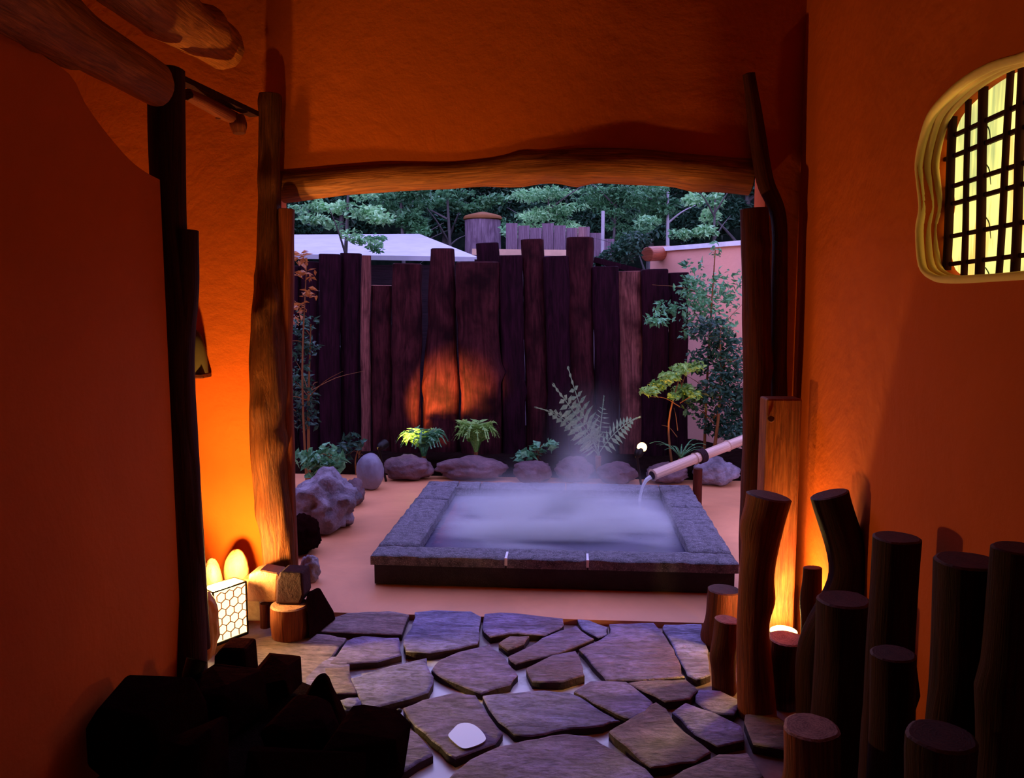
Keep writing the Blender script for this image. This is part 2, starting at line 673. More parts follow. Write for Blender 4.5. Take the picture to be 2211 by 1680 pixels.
def leafmb(clusters, size, seed=0, aspect=.5, droop=0.0, updir=.35):
    """clusters: (centre, (rx, ry, rz), count). one small folded leaf each"""
    rg = np.random.default_rng(seed)
    vs, fs = [], []
    for c, r, n in clusters:
        d = rg.normal(size=(n, 3))
        d /= np.linalg.norm(d, axis=1)[:, None]
        rad = rg.random(n) ** .42
        pos = np.array(c)[None, :] + d * rad[:, None] * np.array(r)[None, :]
        ax = rg.normal(size=(n, 3)) * np.array([1, 1, .55]) + d * .6
        ax[:, 2] -= droop
        ax /= np.linalg.norm(ax, axis=1)[:, None]
        up = rg.normal(size=(n, 3)) * .7
        up[:, 2] += updir * 3
        sd = np.cross(ax, up)
        sd /= (np.linalg.norm(sd, axis=1)[:, None] + 1e-9)
        nm = np.cross(sd, ax)
        L = size * (0.6 + .8 * rg.random(n))[:, None]
        W = L * aspect
        b = pos - ax * L * .5
        t = pos + ax * L * .5 - nm * L * .12
        l_ = pos - ax * L * .05 + sd * W * .5 + nm * L * .08
        r_ = pos - ax * L * .05 - sd * W * .5 + nm * L * .08
        base = len(vs)
        arr = np.stack([b, r_, t, l_], axis=1).reshape(-1, 3)
        vs += [tuple(p) for p in arr]
        for i in range(n):
            q = base + i * 4
            fs.append((q, q + 1, q + 2))
            fs.append((q, q + 2, q + 3))
    return vs, fs


def fastmesh(name, vs, fs, mat, parent, smooth=False):
    me = bpy.data.meshes.new(name)
    o0 = worldloc(parent) if parent else V((0, 0, 0))
    me.from_pydata([(p[0] - o0.x, p[1] - o0.y, p[2] - o0.z) for p in vs], [], fs)
    me.materials.append(mat)
    o = bpy.data.objects.new(name, me)
    COL.objects.link(o)
    if parent:
        o.parent = parent
    return o


def frondmb(vs, fs, base, direction, length, rise, width, npair=16, droop=1.0, seed=0, face=False):
    """one fern frond: arching midrib with paired tapering leaflets"""
    rg = random.Random(seed)
    d = V(direction).normalized()
    side0 = d.cross(V((0, 0, 1))).normalized()
    if face:
        side0 = (d.cross(V((0, 1, 0))) + V((0, .25, 0))).normalized()
    path = []
    for i in range(npair + 1):
        t = i / npair
        path.append(V(base) + d * (length * t) + V((0, 0, rise * (t * 2 - droop * 1.6 * t * t))) + side0 * (.04 * length * math.sin(t * 3 + seed)))
    for i in range(npair):
        a, b = path[i], path[i + 1]
        w = .004
        q = len(vs)
        vs += [tuple(a - side0 * w), tuple(a + side0 * w), tuple(b + side0 * w), tuple(b - side0 * w)]
        fs.append((q, q + 1, q + 2, q + 3))
    for i in range(2, npair + 1):
        t = i / npair
        p = path[i]
        tan = (path[i] - path[i - 1]).normalized()
        L = width * math.sin(min(1, t * 1.05 + .12) * math.pi) ** .7 * (1 - .35 * t) + width * .08
        for s_ in (-1, 1):
            dirn = (side0 * s_ + tan * .55 + V((0, 0, -.30 if face else -.18))).normalized()
            tip = p + dirn * L + V((0, 0, rg.uniform(-.1, .1) * L))
            wv = tan * (length / npair * .60)
            mid = p.lerp(tip, .4)
            q = len(vs)
            vs += [tuple(p), tuple(mid + wv), tuple(tip), tuple(mid - wv)]
            fs += [(q, q + 1, q + 2), (q, q + 2, q + 3)]


def lamp(name, typ, loc, color, power, radius=.03, aim=None, angle=None, blend=.5):
    d = bpy.data.lights.new(name, typ)
    d.color = color
    d.energy = power
    if typ != 'SUN':
        d.shadow_soft_size = radius
    if typ == 'SPOT':
        d.spot_size = angle
        d.spot_blend = blend
    o = bpy.data.objects.new(name, d)
    COL.objects.link(o)
    o.location = loc
    if aim is not None:
        o.rotation_euler = (V(aim) - V(loc)).to_track_quat('-Z', 'Y').to_euler()
    return o


def log_thing(name, pts, rad, mat, cutmat, label, cat='log', group=None, cut=(False, True), **kw):
    """a log: the trunk is the thing's own mesh, each visible sawn face a part"""
    t = tube(pts, rad, **kw)
    mb = MB()
    mb.add(*t['side'])
    o = mb.build(name, mat)
    setp(o, label, cat, group)
    caps = t['caps']
    for i, c in enumerate(caps):
        m2 = MB()
        m2.add(c[0], c[1], c[2], 0, False)
        if cut[i]:
            m2.build('cut_face', cutmat, o)
        else:
            m2.build('underside', mat, o) if False else m2.build('cut_face', mat, o)
    return o


# ------------------------------------------------------------------ the room
YB = 3.80          # room side of the back wall
XR = PX(1708, 900, 1.0)
XR = P(1708, 900, YB).x          # room side of the right wall
XL = -1.47         # room side of the left partition
TH = .22
CEIL = 3.10
XO = -2.9
YF = -1.4

# back wall with the wide opening
oL, oR = P(598, 900, YB).x, P(1636, 900, YB).x
lt = [P(u, v, YB) for u, v in ((1636, 352), (1480, 336), (1350, 326), (1230, 324), (1120, 336), (1000, 350), (850, 358), (700, 370), (598, 378))]
mb = MB()
ou = [V((XO, YB, 0)), V((XO, YB, CEIL)), V((XR, YB, CEIL)), V((XR, YB, 0)), V((oR, YB, 0)), V((oR, YB, lt[0].z))] + lt[1:-1] + [V((oL, YB, lt[-1].z)), V((oL, YB, 0))]
prism(ou, (0, TH, 0), mb)
struct('wall_back', mb, M['plaster'])

# right wall with the rounded window hole
wpx = [(2211, 123), (2133, 147), (2067, 187), (2010, 243), (1990, 293), (1980, 353), (1985, 397), (1990, 447), (1982, 497), (1987, 573), (2010, 597), (2040, 603), (2100, 600), (2211, 592)]
wo = [PX(u, v, XR) for u, v in wpx]
yr = wo[0].y
ztop, zbot = wo[0].z, wo[-1].z
wo = [V((XR, yr - .16, ztop + .0)), V((XR, yr - .07, ztop + .012))] + wo + [V((XR, yr - .2, zbot - .005)), V((XR, yr - .32, zbot + .04)), V((XR, yr - .38, zbot + .16)), V((XR, yr - .36, ztop - .14)), V((XR, yr - .28, ztop - .05))]
wo = catmull(wo + [wo[0]], 4)[:-1]
iL = max(range(len(wo)), key=lambda i: wo[i].y)
iR = min(range(len(wo)), key=lambda i: wo[i].y)
nW = len(wo)


def arc(i, j):
    out = [i]
    while out[-1] != j:
        out.append((out[-1] + 1) % nW)
    return out


def wall_with_hole(x, th, name, mat, y0, y1, z0, z1, hole):
    bm = bmesh.new()
    hv = [bm.verts.new(p) for p in hole]
    c = [bm.verts.new((x, y1, z0)), bm.verts.new((x, y1, z1)), bm.verts.new((x, y0, z1)), bm.verts.new((x, y0, z0))]
    eL = bm.verts.new((x, y1, hole[iL].z))
    eR = bm.verts.new((x, y0, hole[iR].z))
    A_ = [hv[i] for i in arc(iL, iR)]
    B_ = [hv[i] for i in arc(iR, iL)]
    # which arc is the upper one
    if sum(v.co.z for v in A_) / len(A_) < sum(v.co.z for v in B_) / len(B_):
        up, lo = B_, A_
    else:
        up, lo = A_, B_
    if up[0].co.y < up[-1].co.y:
        up = up[::-1]
    if lo[0].co.y < lo[-1].co.y:
        lo = lo[::-1]
    f1 = bm.faces.new([eL] + up + [eR, c[2], c[1]])
    f2 = bm.faces.new([eL] + lo + [eR, c[3], c[0]])
    bmesh.ops.recalc_face_normals(bm, faces=bm.faces)
    r = bmesh.ops.extrude_face_region(bm, geom=[f1, f2])
    bmesh.ops.translate(bm, vec=(th, 0, 0), verts=[g for g in r['geom'] if isinstance(g, bmesh.types.BMVert)])
    bmesh.ops.recalc_face_normals(bm, faces=bm.faces)
    bmesh.ops.triangulate(bm, faces=[f for f in bm.faces if len(f.verts) > 4])
    me = bpy.data.meshes.new(name)
    bm.to_mesh(me)
    bm.free()
    me.materials.append(mat)
    o = bpy.data.objects.new(name, me)
    COL.objects.link(o)
    o['kind'] = 'structure'
    return o


wall_with_hole(XR, TH, 'wall_right', M['plaster'], YF, YB + TH, 0, CEIL, wo)

# left partition, scooped away beside the log post
pp = [(-900, 150), (-200, 140), (60, 100), (150, 160), (185, 225), (232, 290), (280, 345), (315, 372), (345, 388)]
po = [PX(u, v, XL) if u > -100 else None for u, v in pp]
top = [p for p in po if p is not None]
yend = top[-1].y
ou = [V((XL, YF, 0)), V((XL, YF, 2.6)), V((XL, 1.9, 2.6)), V((XL, top[0].y - .05, 2.35))] + catmull(top, 3) + [V((XL, yend, 0))]
mb = MB()
prism(ou, (-.16, 0, 0), mb)
struct('wall_left', mb, M['plaster'])
mb = MB()
mb.box((XO - .1, (YF + YB) / 2, CEIL / 2), (.2, YB - YF + .44, CEIL))
struct('wall_far_left', mb, M['plaster'])
mb = MB()
mb.box(((XO + XR) / 2, YF - .1, CEIL / 2), (XR - XO + .4, .2, CEIL))
struct('wall_front', mb, M['plaster_ceiling'])
mb = MB()
mb.box(((XO + XR) / 2, (YF + YB) / 2 + .05, CEIL + .1), (XR - XO + .7, YB - YF + .6, .2))
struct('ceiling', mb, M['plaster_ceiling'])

# ------------------------------------------------------------------ floor of flagstones
mb = MB()
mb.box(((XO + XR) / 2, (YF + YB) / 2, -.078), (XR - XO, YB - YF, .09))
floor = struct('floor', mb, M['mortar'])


def A(x, y):
    return (560 + x / 3.948, 1280 + y / 3.948)


def B(x, y):
    return (1080 + x / 3.685, 1280 + y / 3.685)


stones = [
    ('c', A, [(500, 320), (540, 245), (760, 165), (1100, 150), (1265, 182), (1205, 345), (900, 335), (700, 325)]),
    ('a', A, [(1330, 175), (1480, 160), (1800, 165), (1880, 205), (1850, 430), (1690, 470), (1450, 510), (1255, 500), (1240, 440), (1310, 300)]),
    ('c', A, [(-260, 420), (60, 370), (300, 345), (600, 360), (730, 385), (640, 500), (560, 580), (400, 720), (370, 880), (200, 950), (0, 720), (-200, 560)]),
    ('b', A, [(750, 412), (880, 372), (1180, 385), (1200, 520), (1000, 575), (680, 603), (610, 595), (690, 500)]),
    ('c', A, [(565, 645), (765, 625), (775, 730), (825, 850), (640, 845), (590, 760)]),
    ('a', A, [(790, 735), (1050, 655), (1420, 568), (1465, 770), (1430, 840), (1160, 920), (900, 985), (850, 850)]),
    ('b', A, [(1480, 650), (1545, 572), (1700, 505), (1960, 440), (2090, 550), (2190, 690), (2130, 770), (1890, 842), (1700, 762), (1560, 705)]),
    ('b', A, [(1240, 975), (1400, 905), (1680, 838), (1840, 870), (1900, 970), (2060, 1180), (2000, 1270), (1670, 1400), (1480, 1240), (1290, 1060)]),
    ('b', A, [(900, 1110), (1210, 1090), (1400, 1270), (1465, 1370), (1240, 1505), (1000, 1550), (800, 1350)]),
    ('a', A, [(690, 915), (835, 892), (840, 970), (740, 985)]),
    ('b', B, [(-118, 165), (0, 157), (200, 175), (490, 205), (495, 250), (345, 333), (200, 322), (80, 318), (-70, 345), (-118, 300)]),
    ('c', B, [(0, 395), (80, 348), (222, 348), (180, 400), (65, 448)]),
    ('b', B, [(75, 500), (240, 425), (340, 362), (540, 285), (600, 262), (700, 345), (735, 362), (600, 415), (330, 505), (135, 555)]),
    ('a', B, [(622, 205), (710, 212), (845, 262), (845, 315), (780, 342), (665, 275)]),
    ('b', B, [(220, 600), (420, 505), (595, 470), (645, 595), (660, 655), (500, 702), (265, 698)]),
    ('b', B, [(640, 440), (800, 372), (880, 320), (870, 250), (1220, 240), (1300, 330), (1370, 440), (1430, 610), (1460, 655), (1200, 672), (850, 682), (780, 600)]),
    ('a', B, [(1300, 280), (1310, 250), (1600, 245), (1640, 480), (1670, 640), (1560, 680), (1490, 645), (1400, 440)]),
    ('a', B, [(-128, 815), (0, 802), (350, 775), (550, 792), (890, 985), (940, 1010), (800, 1045), (450, 1078), (260, 1120), (120, 1108), (0, 1010)]),
    ('b', B, [(600, 785), (720, 712), (1000, 715), (1200, 872), (1160, 948), (1040, 1000), (920, 955)]),
    ('c', B, [(1030, 722), (1470, 702), (1560, 775), (1500, 838), (1310, 858), (1150, 782)]),
    ('b', B, [(1590, 765), (1750, 775), (1900, 850), (1850, 950), (1680, 935), (1570, 850)]),
    ('c', B, [(990, 1045), (1240, 880), (1320, 935), (1380, 1040), (1540, 1170), (1660, 1260), (1540, 1340), (1200, 1380), (880, 1105)]),
    ('b', B, [(1380, 950), (1480, 880), (1700, 960), (1900, 1060), (1930, 1170), (1730, 1215), (1560, 1120)]),
    ('b', B, [(-230, 1330), (0, 1225), (200, 1180), (520, 1130), (720, 1150), (970, 1295), (1150, 1400), (1260, 1540), (500, 1700), (-300, 1640), (-420, 1500)]),
    ('c', B, [(1310, 1500), (1560, 1370), (1740, 1285), (1960, 1275), (2080, 1450), (1900, 1600), (1500, 1700)]),
    ('c', B, [(1960, 980), (2150, 960), (2330, 1080), (2250, 1240), (2020, 1200)]),
]
fm = {'a': M['flag_a'], 'b': M['flag_b'], 'c': M['flag_c']}


def flagstone(outline, mat, seed, zt=0.0):
    """a worn slab: jittered outline, rounded rim, slightly sunk edge"""
    pts = []
    rg = random.Random(seed)
    n = len(outline)
    for i in range(n):
        a, b = outline[i], outline[(i + 1) % n]
        L = (b - a).length
        k_ = max(2, int(L / .045))
        nn = V((-(b - a).y, (b - a).x, 0)).normalized()
        for j in range(k_):
            p = a.lerp(b, j / k_)
            if j:
                p = p + nn * (noise.noise(V((p.x * 9, p.y * 9, seed))) * .016)
            pts.append(p)
    c = sum(pts, V()) / len(pts)
    m2 = MB()
    N = len(pts)
    zt += rg.uniform(-.004, .004)

    def zz(p):
        return noise.noise(V((p.x * 3, p.y * 3, seed * 2.1))) * .006
    rings = []
    cen = V((c.x, c.y, 0))
    pts = [p + (p - cen).normalized() * .007 for p in pts]
    for sc, z in ((1.0, -.05), (1.0, -.006), (.992, -.001), (.97, .0), (.75, .001), (.45, .001)):
        if sc > .9:
            ring = [V((p.x, p.y, 0)) + (V((c.x, c.y, 0)) - V((p.x, p.y, 0))).normalized() * ((1 - sc) * .45) for p in pts]
        else:
            ring = [V((c.x + (p.x - c.x) * sc, c.y + (p.y - c.y) * sc, 0)) for p in pts]
        ring = [V((p.x, p.y, zt + z + (zz(p) if z > -.02 else 0))) for p in ring]
        rings.append(ring)
    vs = [p for r in rings for p in r] + [V((c.x, c.y, zt + .001 + zz(c)))]
    area = sum(pts[i].x * pts[(i + 1) % N].y - pts[(i + 1) % N].x * pts[i].y for i in range(N))
    fs = []
    for r in range(len(rings) - 1):
        for i in range(N):
            j = (i + 1) % N
            fs.append((r * N + i, r * N + j, (r + 1) * N + j, (r + 1) * N + i))
    l_ = (len(rings) - 1) * N
    for i in range(N):
        fs.append((l_ + i, l_ + (i + 1) % N, len(vs) - 1))
    if area < 0:
        fs = [f[::-1] for f in fs]
    m2.add(vs, fs, None, 0, True)
    for i in range(N):
        m2.mi[i] = 1
    return m2.build('flagstone', [mat, M['flag_side']], floor)


for i, (kk, fn, pl) in enumerate(stones):
    out = [G(*fn(x, y)) for x, y in pl]
    flagstone(out, fm[kk], i + 1)
# paving that carries on towards the viewer, just outside the picture
for i, (x, y, w, h) in enumerate([(-.9, 2.35, .35, .3), (-.45, 1.95, .35, .25), (.05, 1.8, .4, .28), (.55, 1.7, .36, .24), (-.6, 1.45, .4, .25), (.0, 1.3, .42, .26), (.55, 1.2, .36, .25),
                                  (-1.0, 3.05, .22, .25), (-1.1, 1.8, .25, .25), (-1.0, 2.72, .18, .1)]):
    out = []
    for j in range(9):
        a = j / 9 * 6.283
        out.append(V((x + math.cos(a) * w * rnd.uniform(.45, .58), y + math.sin(a) * h * rnd.uniform(.85, 1.1) * .8, 0)))
    flagstone(out, fm['abc'[i % 3]], 60 + i)

# pale puddle on one stone, a sky reflection painted in
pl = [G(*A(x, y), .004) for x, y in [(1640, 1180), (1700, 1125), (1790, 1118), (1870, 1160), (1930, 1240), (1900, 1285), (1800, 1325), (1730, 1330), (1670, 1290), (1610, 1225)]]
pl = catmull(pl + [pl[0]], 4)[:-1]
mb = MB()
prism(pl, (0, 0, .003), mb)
setp(mb.build('sheen_patch', M['sheen_patch']), 'sky reflection painted as a pale puddle lying on a purple flagstone', 'sheen_patch')
# dark pebbles in the mortar
for i, (x, y) in enumerate([(1070, 1010), (1100, 1050), (1140, 1020), (1190, 980), (1240, 1065), (1080, 1065), (1125, 985)]):
    p = G(*A(x, y))
    b = blob((p.x, p.y, -.012), (.012, .010, .009), i, .2, sub=2)
    setp(b.build('pebble', M['granite_dark']), 'small dark pebble stuck in the pale mortar between flagstones', 'pebble', 'pebbles in the mortar')

# ------------------------------------------------------------------ door frame of logs
lab = 'knotty log doorpost on the lantern side of the opening'
post = log_thing('doorway_post', [P(586, 205, 3.74), P(584, 300, 3.735), P(583, 420, 3.73), P(579, 560, 3.72), P(578, 700, 3.70), P(580, 850, 3.69), P(586, 1000, 3.69), P(598, 1140, 3.695), P(606, 1250, 3.70), FL(608, 3.70)],
                 [.046, .050, .050, .058, .078, .085, .083, .080, .076, .07], M['log_post'], M['cut_dark'], lab, 'post', seg=28, sub=8, rough=.2, seed=3, knots=18)
mb = MB()
t = tube([P(619, 452, 3.72), P(619, 640, 3.72), P(617, 760, 3.72), P(621, 1000, 3.72), P(628, 1200, 3.72), FL(630, 3.73)], [.036, .036, .033, .033, .036, .036], seg=16, sub=6, rough=.12, seed=8)
mb.add(*t['side'])
[mb.add(c[0], c[1], c[2], 0, False) for c in t['caps']]
o = mb.build('jamb_log', M['log_red'], post)
o['label'] = 'slimmer red log under the beam'

lint = log_thing('lintel', [P(608, 402, 3.845), P(700, 393, 3.845), P(850, 381, 3.845), P(1000, 374, 3.845), P(1120, 364, 3.845), P(1230, 356, 3.845), P(1350, 358, 3.845), P(1480, 366, 3.845), P(1622, 380, 3.845)],
                 [.076, .074, .070, .066, .070, .080, .084, .082, .086], M['log_frame'], M['cut_dark'],
                 'thick bowed log beam across the top of the opening', 'beam', seg=28, sub=7, rough=.08, seed=12, knots=6, cut=(True, True))
log_thing('doorway_post', [P(1628, 452, 3.70), P(1630, 560, 3.70), P(1634, 700, 3.69), P(1634, 900, 3.69), P(1630, 1100, 3.68), P(1632, 1250, 3.68), FL(1634, 3.69)],
          [.060, .058, .062, .062, .066, .070, .072], M['log_dark'], M['cut_dark'], 'dark straight log doorpost behind the curved log', 'post', seg=24, sub=8, rough=.09, seed=21, knots=4)
log_thing('slender_trunk', [P(1616, 160, 3.745), P(1636, 290, 3.745), P(1652, 390, 3.735), P(1681, 470, 3.72), P(1683, 620, 3.72), P(1682, 800, 3.72), P(1682, 960, 3.72), P(1682, 1150, 3.72), FL(1682, 3.72)],
          [.026, .036, .038, .036, .036, .036, .036, .036, .036], M['log_dark'], M['cut_dark'], 'slender dark trunk rising past the beam end onto the plaster', 'trunk', seg=16, sub=7, rough=.1, seed=31)

# left log post at the end of the partition
yp = yend + .085
lp = log_thing('partition_post', [P(357, 150, yp), P(360, 300, yp), P(366, 480, yp), P(382, 640, yp), P(384, 800, yp), P(386, 900, yp), P(396, 1050, yp), P(404, 1200, yp), G(412, 1440 + 60, 0)],
               [.066, .064, .062, .060, .060, .062, .062, .064, .066], M['log_black'], M['cut_dark'], 'dark log post ending the plaster partition', 'post', seg=20, sub=7, rough=.08, seed=41)
mb = MB()
t = tube([P(400, 498, yp - .0), P(402, 620, yp), P(394, 740, yp), P(396, 900, yp), P(408, 1050, yp), P(420, 1200, yp), P(432, 1400, yp)], [.047, .043, .042, .044, .042, .040, .040], seg=16, sub=6, rough=.12, seed=44)
mb.add(*t['side'])
[mb.add(c[0], c[1], c[2], 0, False) for c in t['caps']]
o = mb.build('split_log', M['log_black'], lp)

# overhead beams, upper left
log_thing('ceiling_beam', [P(-90, -70, 1.72), P(130, 60, 2.25), P(250, 130, 2.60), P(338, 182, 2.86)], [.085, .085, .08, .07], M['log_frame'], M['cut_dark'],
          'rough log beam resting on the dark partition post', 'beam', seg=20, sub=7, rough=.1, seed=51, knots=4, cut=(True, True))
log_thing('ceiling_beam', [P(190, -110, 2.3), P(330, 0, 2.8), P(440, 75, 3.4), P(478, 100, 3.68)], [.105, .105, .10, .10], M['log_frame'], M['cut_dark'],
          'thicker log beam higher up running into the back wall', 'beam', seg=22, sub=7, rough=.09, seed=55, knots=4, cut=(True, True))
rail = MB()
rail.bar(P(296, 128, 2.98), P(549, 247, 3.62), .05, .022)
ro = rail.build('rail', M['log_black'])
setp(ro, 'thin dark plank rail sloping from partition post to doorpost', 'rail')
mb = MB()
mb.tube([P(405, 204, 3.10), P(440, 222, 3.25), P(475, 240, 3.40), P(508, 256, 3.55)], [.022, .026, .03, .026], seg=12, rough=.15, seed=61)
mb.tube([P(470, 240, 3.40), P(471, 257, 3.40)], [.012, .010], seg=8, sub=3, seed=62)
mb.tube([P(512, 250, 3.53), P(515, 270, 3.53), P(517, 288, 3.53)], [.030, .036, .026], seg=14, sub=5, rough=.12, seed=63)
mb.build('knobbly_branch', [M['log_red'], M['log_dark']], ro)

# domed fitting on the wall beside the partition post
dm = empty('wall_ornament', P(425, 812, YB - .06), 'small dome-shaped fitting on the orange wall beside the dark post', 'ornament')
mb = MB()
c = P(420, 805, YB - .055)
n1, n2 = 8, 16
vs, fs = [], []
for i in range(n1 + 1):
    a = i / n1 * math.pi / 2
    for j in range(n2):
        b = j / n2 * 2 * math.pi
        vs.append(c + V((math.cos(b) * .066 * math.cos(a) ** .8, math.sin(b) * .05 * math.cos(a) ** .8, math.sin(a) * .21)))
for i in range(n1):
    for j in range(n2):
        fs.append((i * n2 + j, i * n2 + (j + 1) % n2, (i + 1) * n2 + (j + 1) % n2, (i + 1) * n2 + j))
mb.add(vs, fs)
mb.build('dome', M['dome'], dm)
mb = MB()
mb.box(c + V((0, 0, -.012)), (.125, .10, .022))
bevel(mb.build('base_plate', M['log_dark'], dm), .004)

# ------------------------------------------------------------------ window
XB = XR + .072
win = bpy.data.objects.new('window_1', None)
COL.objects.link(win)
win.location = (XR, wo[iL].y, zbot)
win['kind'] = 'structure'
win['label'] = 'rounded deep-set window glowing yellow behind dark bars'


def shrink(sc, x, dz=0):
    c = sum(wo, V()) / nW
    return [V((x, c.y + (p.y - c.y) * sc, c.z + (p.z - c.z) * sc + dz)) for p in wo]


# sculpted plaster rolls round the reveal
mb = MB()
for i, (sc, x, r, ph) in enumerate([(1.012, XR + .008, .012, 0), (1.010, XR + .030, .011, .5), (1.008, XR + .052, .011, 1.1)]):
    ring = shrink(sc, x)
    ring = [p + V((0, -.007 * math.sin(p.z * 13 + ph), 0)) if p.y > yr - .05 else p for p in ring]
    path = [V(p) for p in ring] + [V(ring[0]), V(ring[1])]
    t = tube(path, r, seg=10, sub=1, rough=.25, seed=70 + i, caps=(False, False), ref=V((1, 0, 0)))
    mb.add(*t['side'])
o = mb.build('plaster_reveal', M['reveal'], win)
# bars
vb = [((2058, 237), (2043, 598), 15), ((2090, 205), (2083, 590), 11), ((2122, 185), (2117, 590), 16), ((2182, 155), (2157, 588), 12), ((2208, 140), (2193, 588), 15)]
ys = []
for (a, b, w) in vb:
    pa, pb = PX(a[0], a[1], XB), PX(b[0], b[1], XB)
    pa.z = ztop + .06
    pb.z = zbot - .05
    m2 = MB()
    ww = w * pa.y / FPX * .92
    t = tube([pa, pa.lerp(pb, .35) + V((0, .002, 0)), pa.lerp(pb, .7) - V((0, .003, 0)), pb], [ww * .55, ww * .5, ww * .52, ww * .55], seg=8, sub=4, rough=.12, seed=int(w * 3 + a[0]), square=.5, ref=V((0, 1, 0)))
    m2.add(*t['side'])
    m2.build('bar', M['log_black'], win)
    ys.append(pa.y)
for yy in (yr - .10, yr - .19, yr - .27):
    m2 = MB()
    m2.add(*tube([V((XB, yy, ztop + .05)), V((XB, yy, zbot - .04))], [.012, .012], seg=8, sub=4, rough=.1, square=.5, seed=int(yy * 99), ref=V((0, 1, 0)))['side'])
    m2.build('bar', M['log_black'], win)
for i, v in enumerate([293, 337, 402, 440, 510, 570]):
    p = PX(2055, v, XB)
    m2 = MB()
    m2.add(*tube([V((XB + .008, p.y + .06, p.z)), V((XB + .008, yr + .02, p.z + .006)), V((XB + .008, yr - .34, p.z))], [.0062] * 3, seg=8, sub=4, rough=.1, square=.5, seed=90 + i)['side'])
    m2.build('cross_bar', M['log_black'], win)
# lit pane and the blades of grass caught behind it
hole = shrink(1.06, XR + .094)
mb = MB()
prism(hole, (.012, 0, 0), mb)
mb.build('pane', M['window_glass'], win)
mb = MB()
for v0 in (260, 345, 460, 570):
    a = PX(2128, v0 + 8, XR + .090)
    mb.add(*tube([a, a + V((0, -.022, -.02)), a + V((0, -.035, -.06))], [.0016, .0016, .0008], seg=5, sub=5, rough=0)['side'])
mb.build('grass_blade', M['leaf_dark'], win)

# ------------------------------------------------------------------ palisade of logs, right
gl = 'logs standing along the right wall'


def stand(u, v, w, D, mat, label, name='standing_log', base=None, cutm='cut_dark', tiltb=None, seed=0, **kw):
    """an upright log whose top is seen at (u, v), w pixels wide, D metres ahead"""
    top_ = P(u, v, D)
    r = w * .5 * D / FPX
    bx = top_.x if base is None else base
    by = D if tiltb is None else tiltb
    bot = V((bx, by, -.03))
    mid = top_.lerp(bot, .5) + V((rnd.uniform(-.01, .01), 0, 0))
    return log_thing(name, [bot, bot.lerp(mid, .6), mid.lerp(top_, .4), top_], [r * 1.06, r * 1.02, r, r], mat, M[cutm], label, 'log', gl, seg=22, sub=6, rough=.06, seed=seed, knots=3, **kw)


log_thing('standing_log', [G(1636, 1545, -.03), P(1630, 1440, 2.93), P(1626, 1340, 2.93), P(1634, 1230, 2.93), P(1650, 1130, 2.93), P(1661, 1072, 2.93)], [.070, .066, .060, .062, .070, .078],
          M['log_red'], M['cut_dark'], 'curved red-brown log bowing beside the right edge of the paving', 'log', gl, seg=24, sub=8, rough=.06, seed=101, knots=2)
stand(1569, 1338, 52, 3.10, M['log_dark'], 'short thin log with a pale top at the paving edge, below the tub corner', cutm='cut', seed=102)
stand(1564, 1274, 78, 3.50, M['log_dark'], 'low dark stump close to the foot of the dark doorpost', seed=103, squash=(.9, .9))
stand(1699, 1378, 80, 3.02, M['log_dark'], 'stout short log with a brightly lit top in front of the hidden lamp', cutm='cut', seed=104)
# tilted tall log
tp = P(1791, 1068, 2.86)
log_thing('standing_log', [V((XR - .135, 2.80, 0)), V((XR - .135, 2.82, .28)), P(1832, 1240, 2.84), tp], [.070, .068, .066, .066], M['log_black'], M['cut_dark'],
          'tall leaning dark log against the orange glow of the wall', 'log', gl, seg=24, sub=7, rough=.05, seed=105)
stand(1755, 1226, 40, 3.06, M['log_black'], 'narrow dark slab of wood tucked behind the leaning log', seed=106, squash=(.7, 1.0))
stand(1822, 1295, 112, 2.50, M['log_black'], 'thick knobbly log in front of the leaning log', seed=107, base=P(1822, 1295, 2.5).x - .01)
stand(1936, 1162, 98, 2.25, M['log_black'], 'straight flat-topped dark log, first one beyond the leaning log', seed=108)
stand(1929, 1412, 92, 2.02, M['log_black'], 'half-height log standing in front of the straight flat-topped one', seed=109)
stand(2086, 1212, 128, 1.84, M['log_black'], 'fattest dark log, below the barred window', seed=110)
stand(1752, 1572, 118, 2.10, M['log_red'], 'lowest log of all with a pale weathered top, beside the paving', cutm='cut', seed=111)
stand(2035, 1590, 140, 1.66, M['log_black'], 'wide low log near the bottom of the view, in front of the fattest log', seed=112)
stand(2200, 1185, 104, 1.70, M['log_black'], 'last dark log at the right edge of the view', seed=113)

# squared timber in the corner
tb = P(1686, 858, 3.46)
mb = MB()
bw = 74 * 3.46 / FPX
mb.box((tb.x, 3.46, tb.z / 2), (bw, .11, tb.z), Matrix.Rotation(.05, 3, 'Z'))
o = mb.build('squared_timber', M['timber'])
setp(o, 'tall squared timber post with a knot, standing in the corner glow', 'post')
bevel(o, .008)
mb = MB()
mb.add(*tube([P(1665, 905, 3.46 - .062), P(1665, 905, 3.46 - .066)], [.014, .010], seg=12, sub=2, rough=.1, ref=V((0, 0, 1)))['side'])
mb.add(*[x for x in tube([P(1665, 905, 3.40), P(1665, 905, 3.394)], [.014, .012], seg=12, sub=2, rough=.1, ref=V((0, 0, 1)))['caps'][1]][:3] + [0, False])
mb.build('knot', M['log_dark'], o)

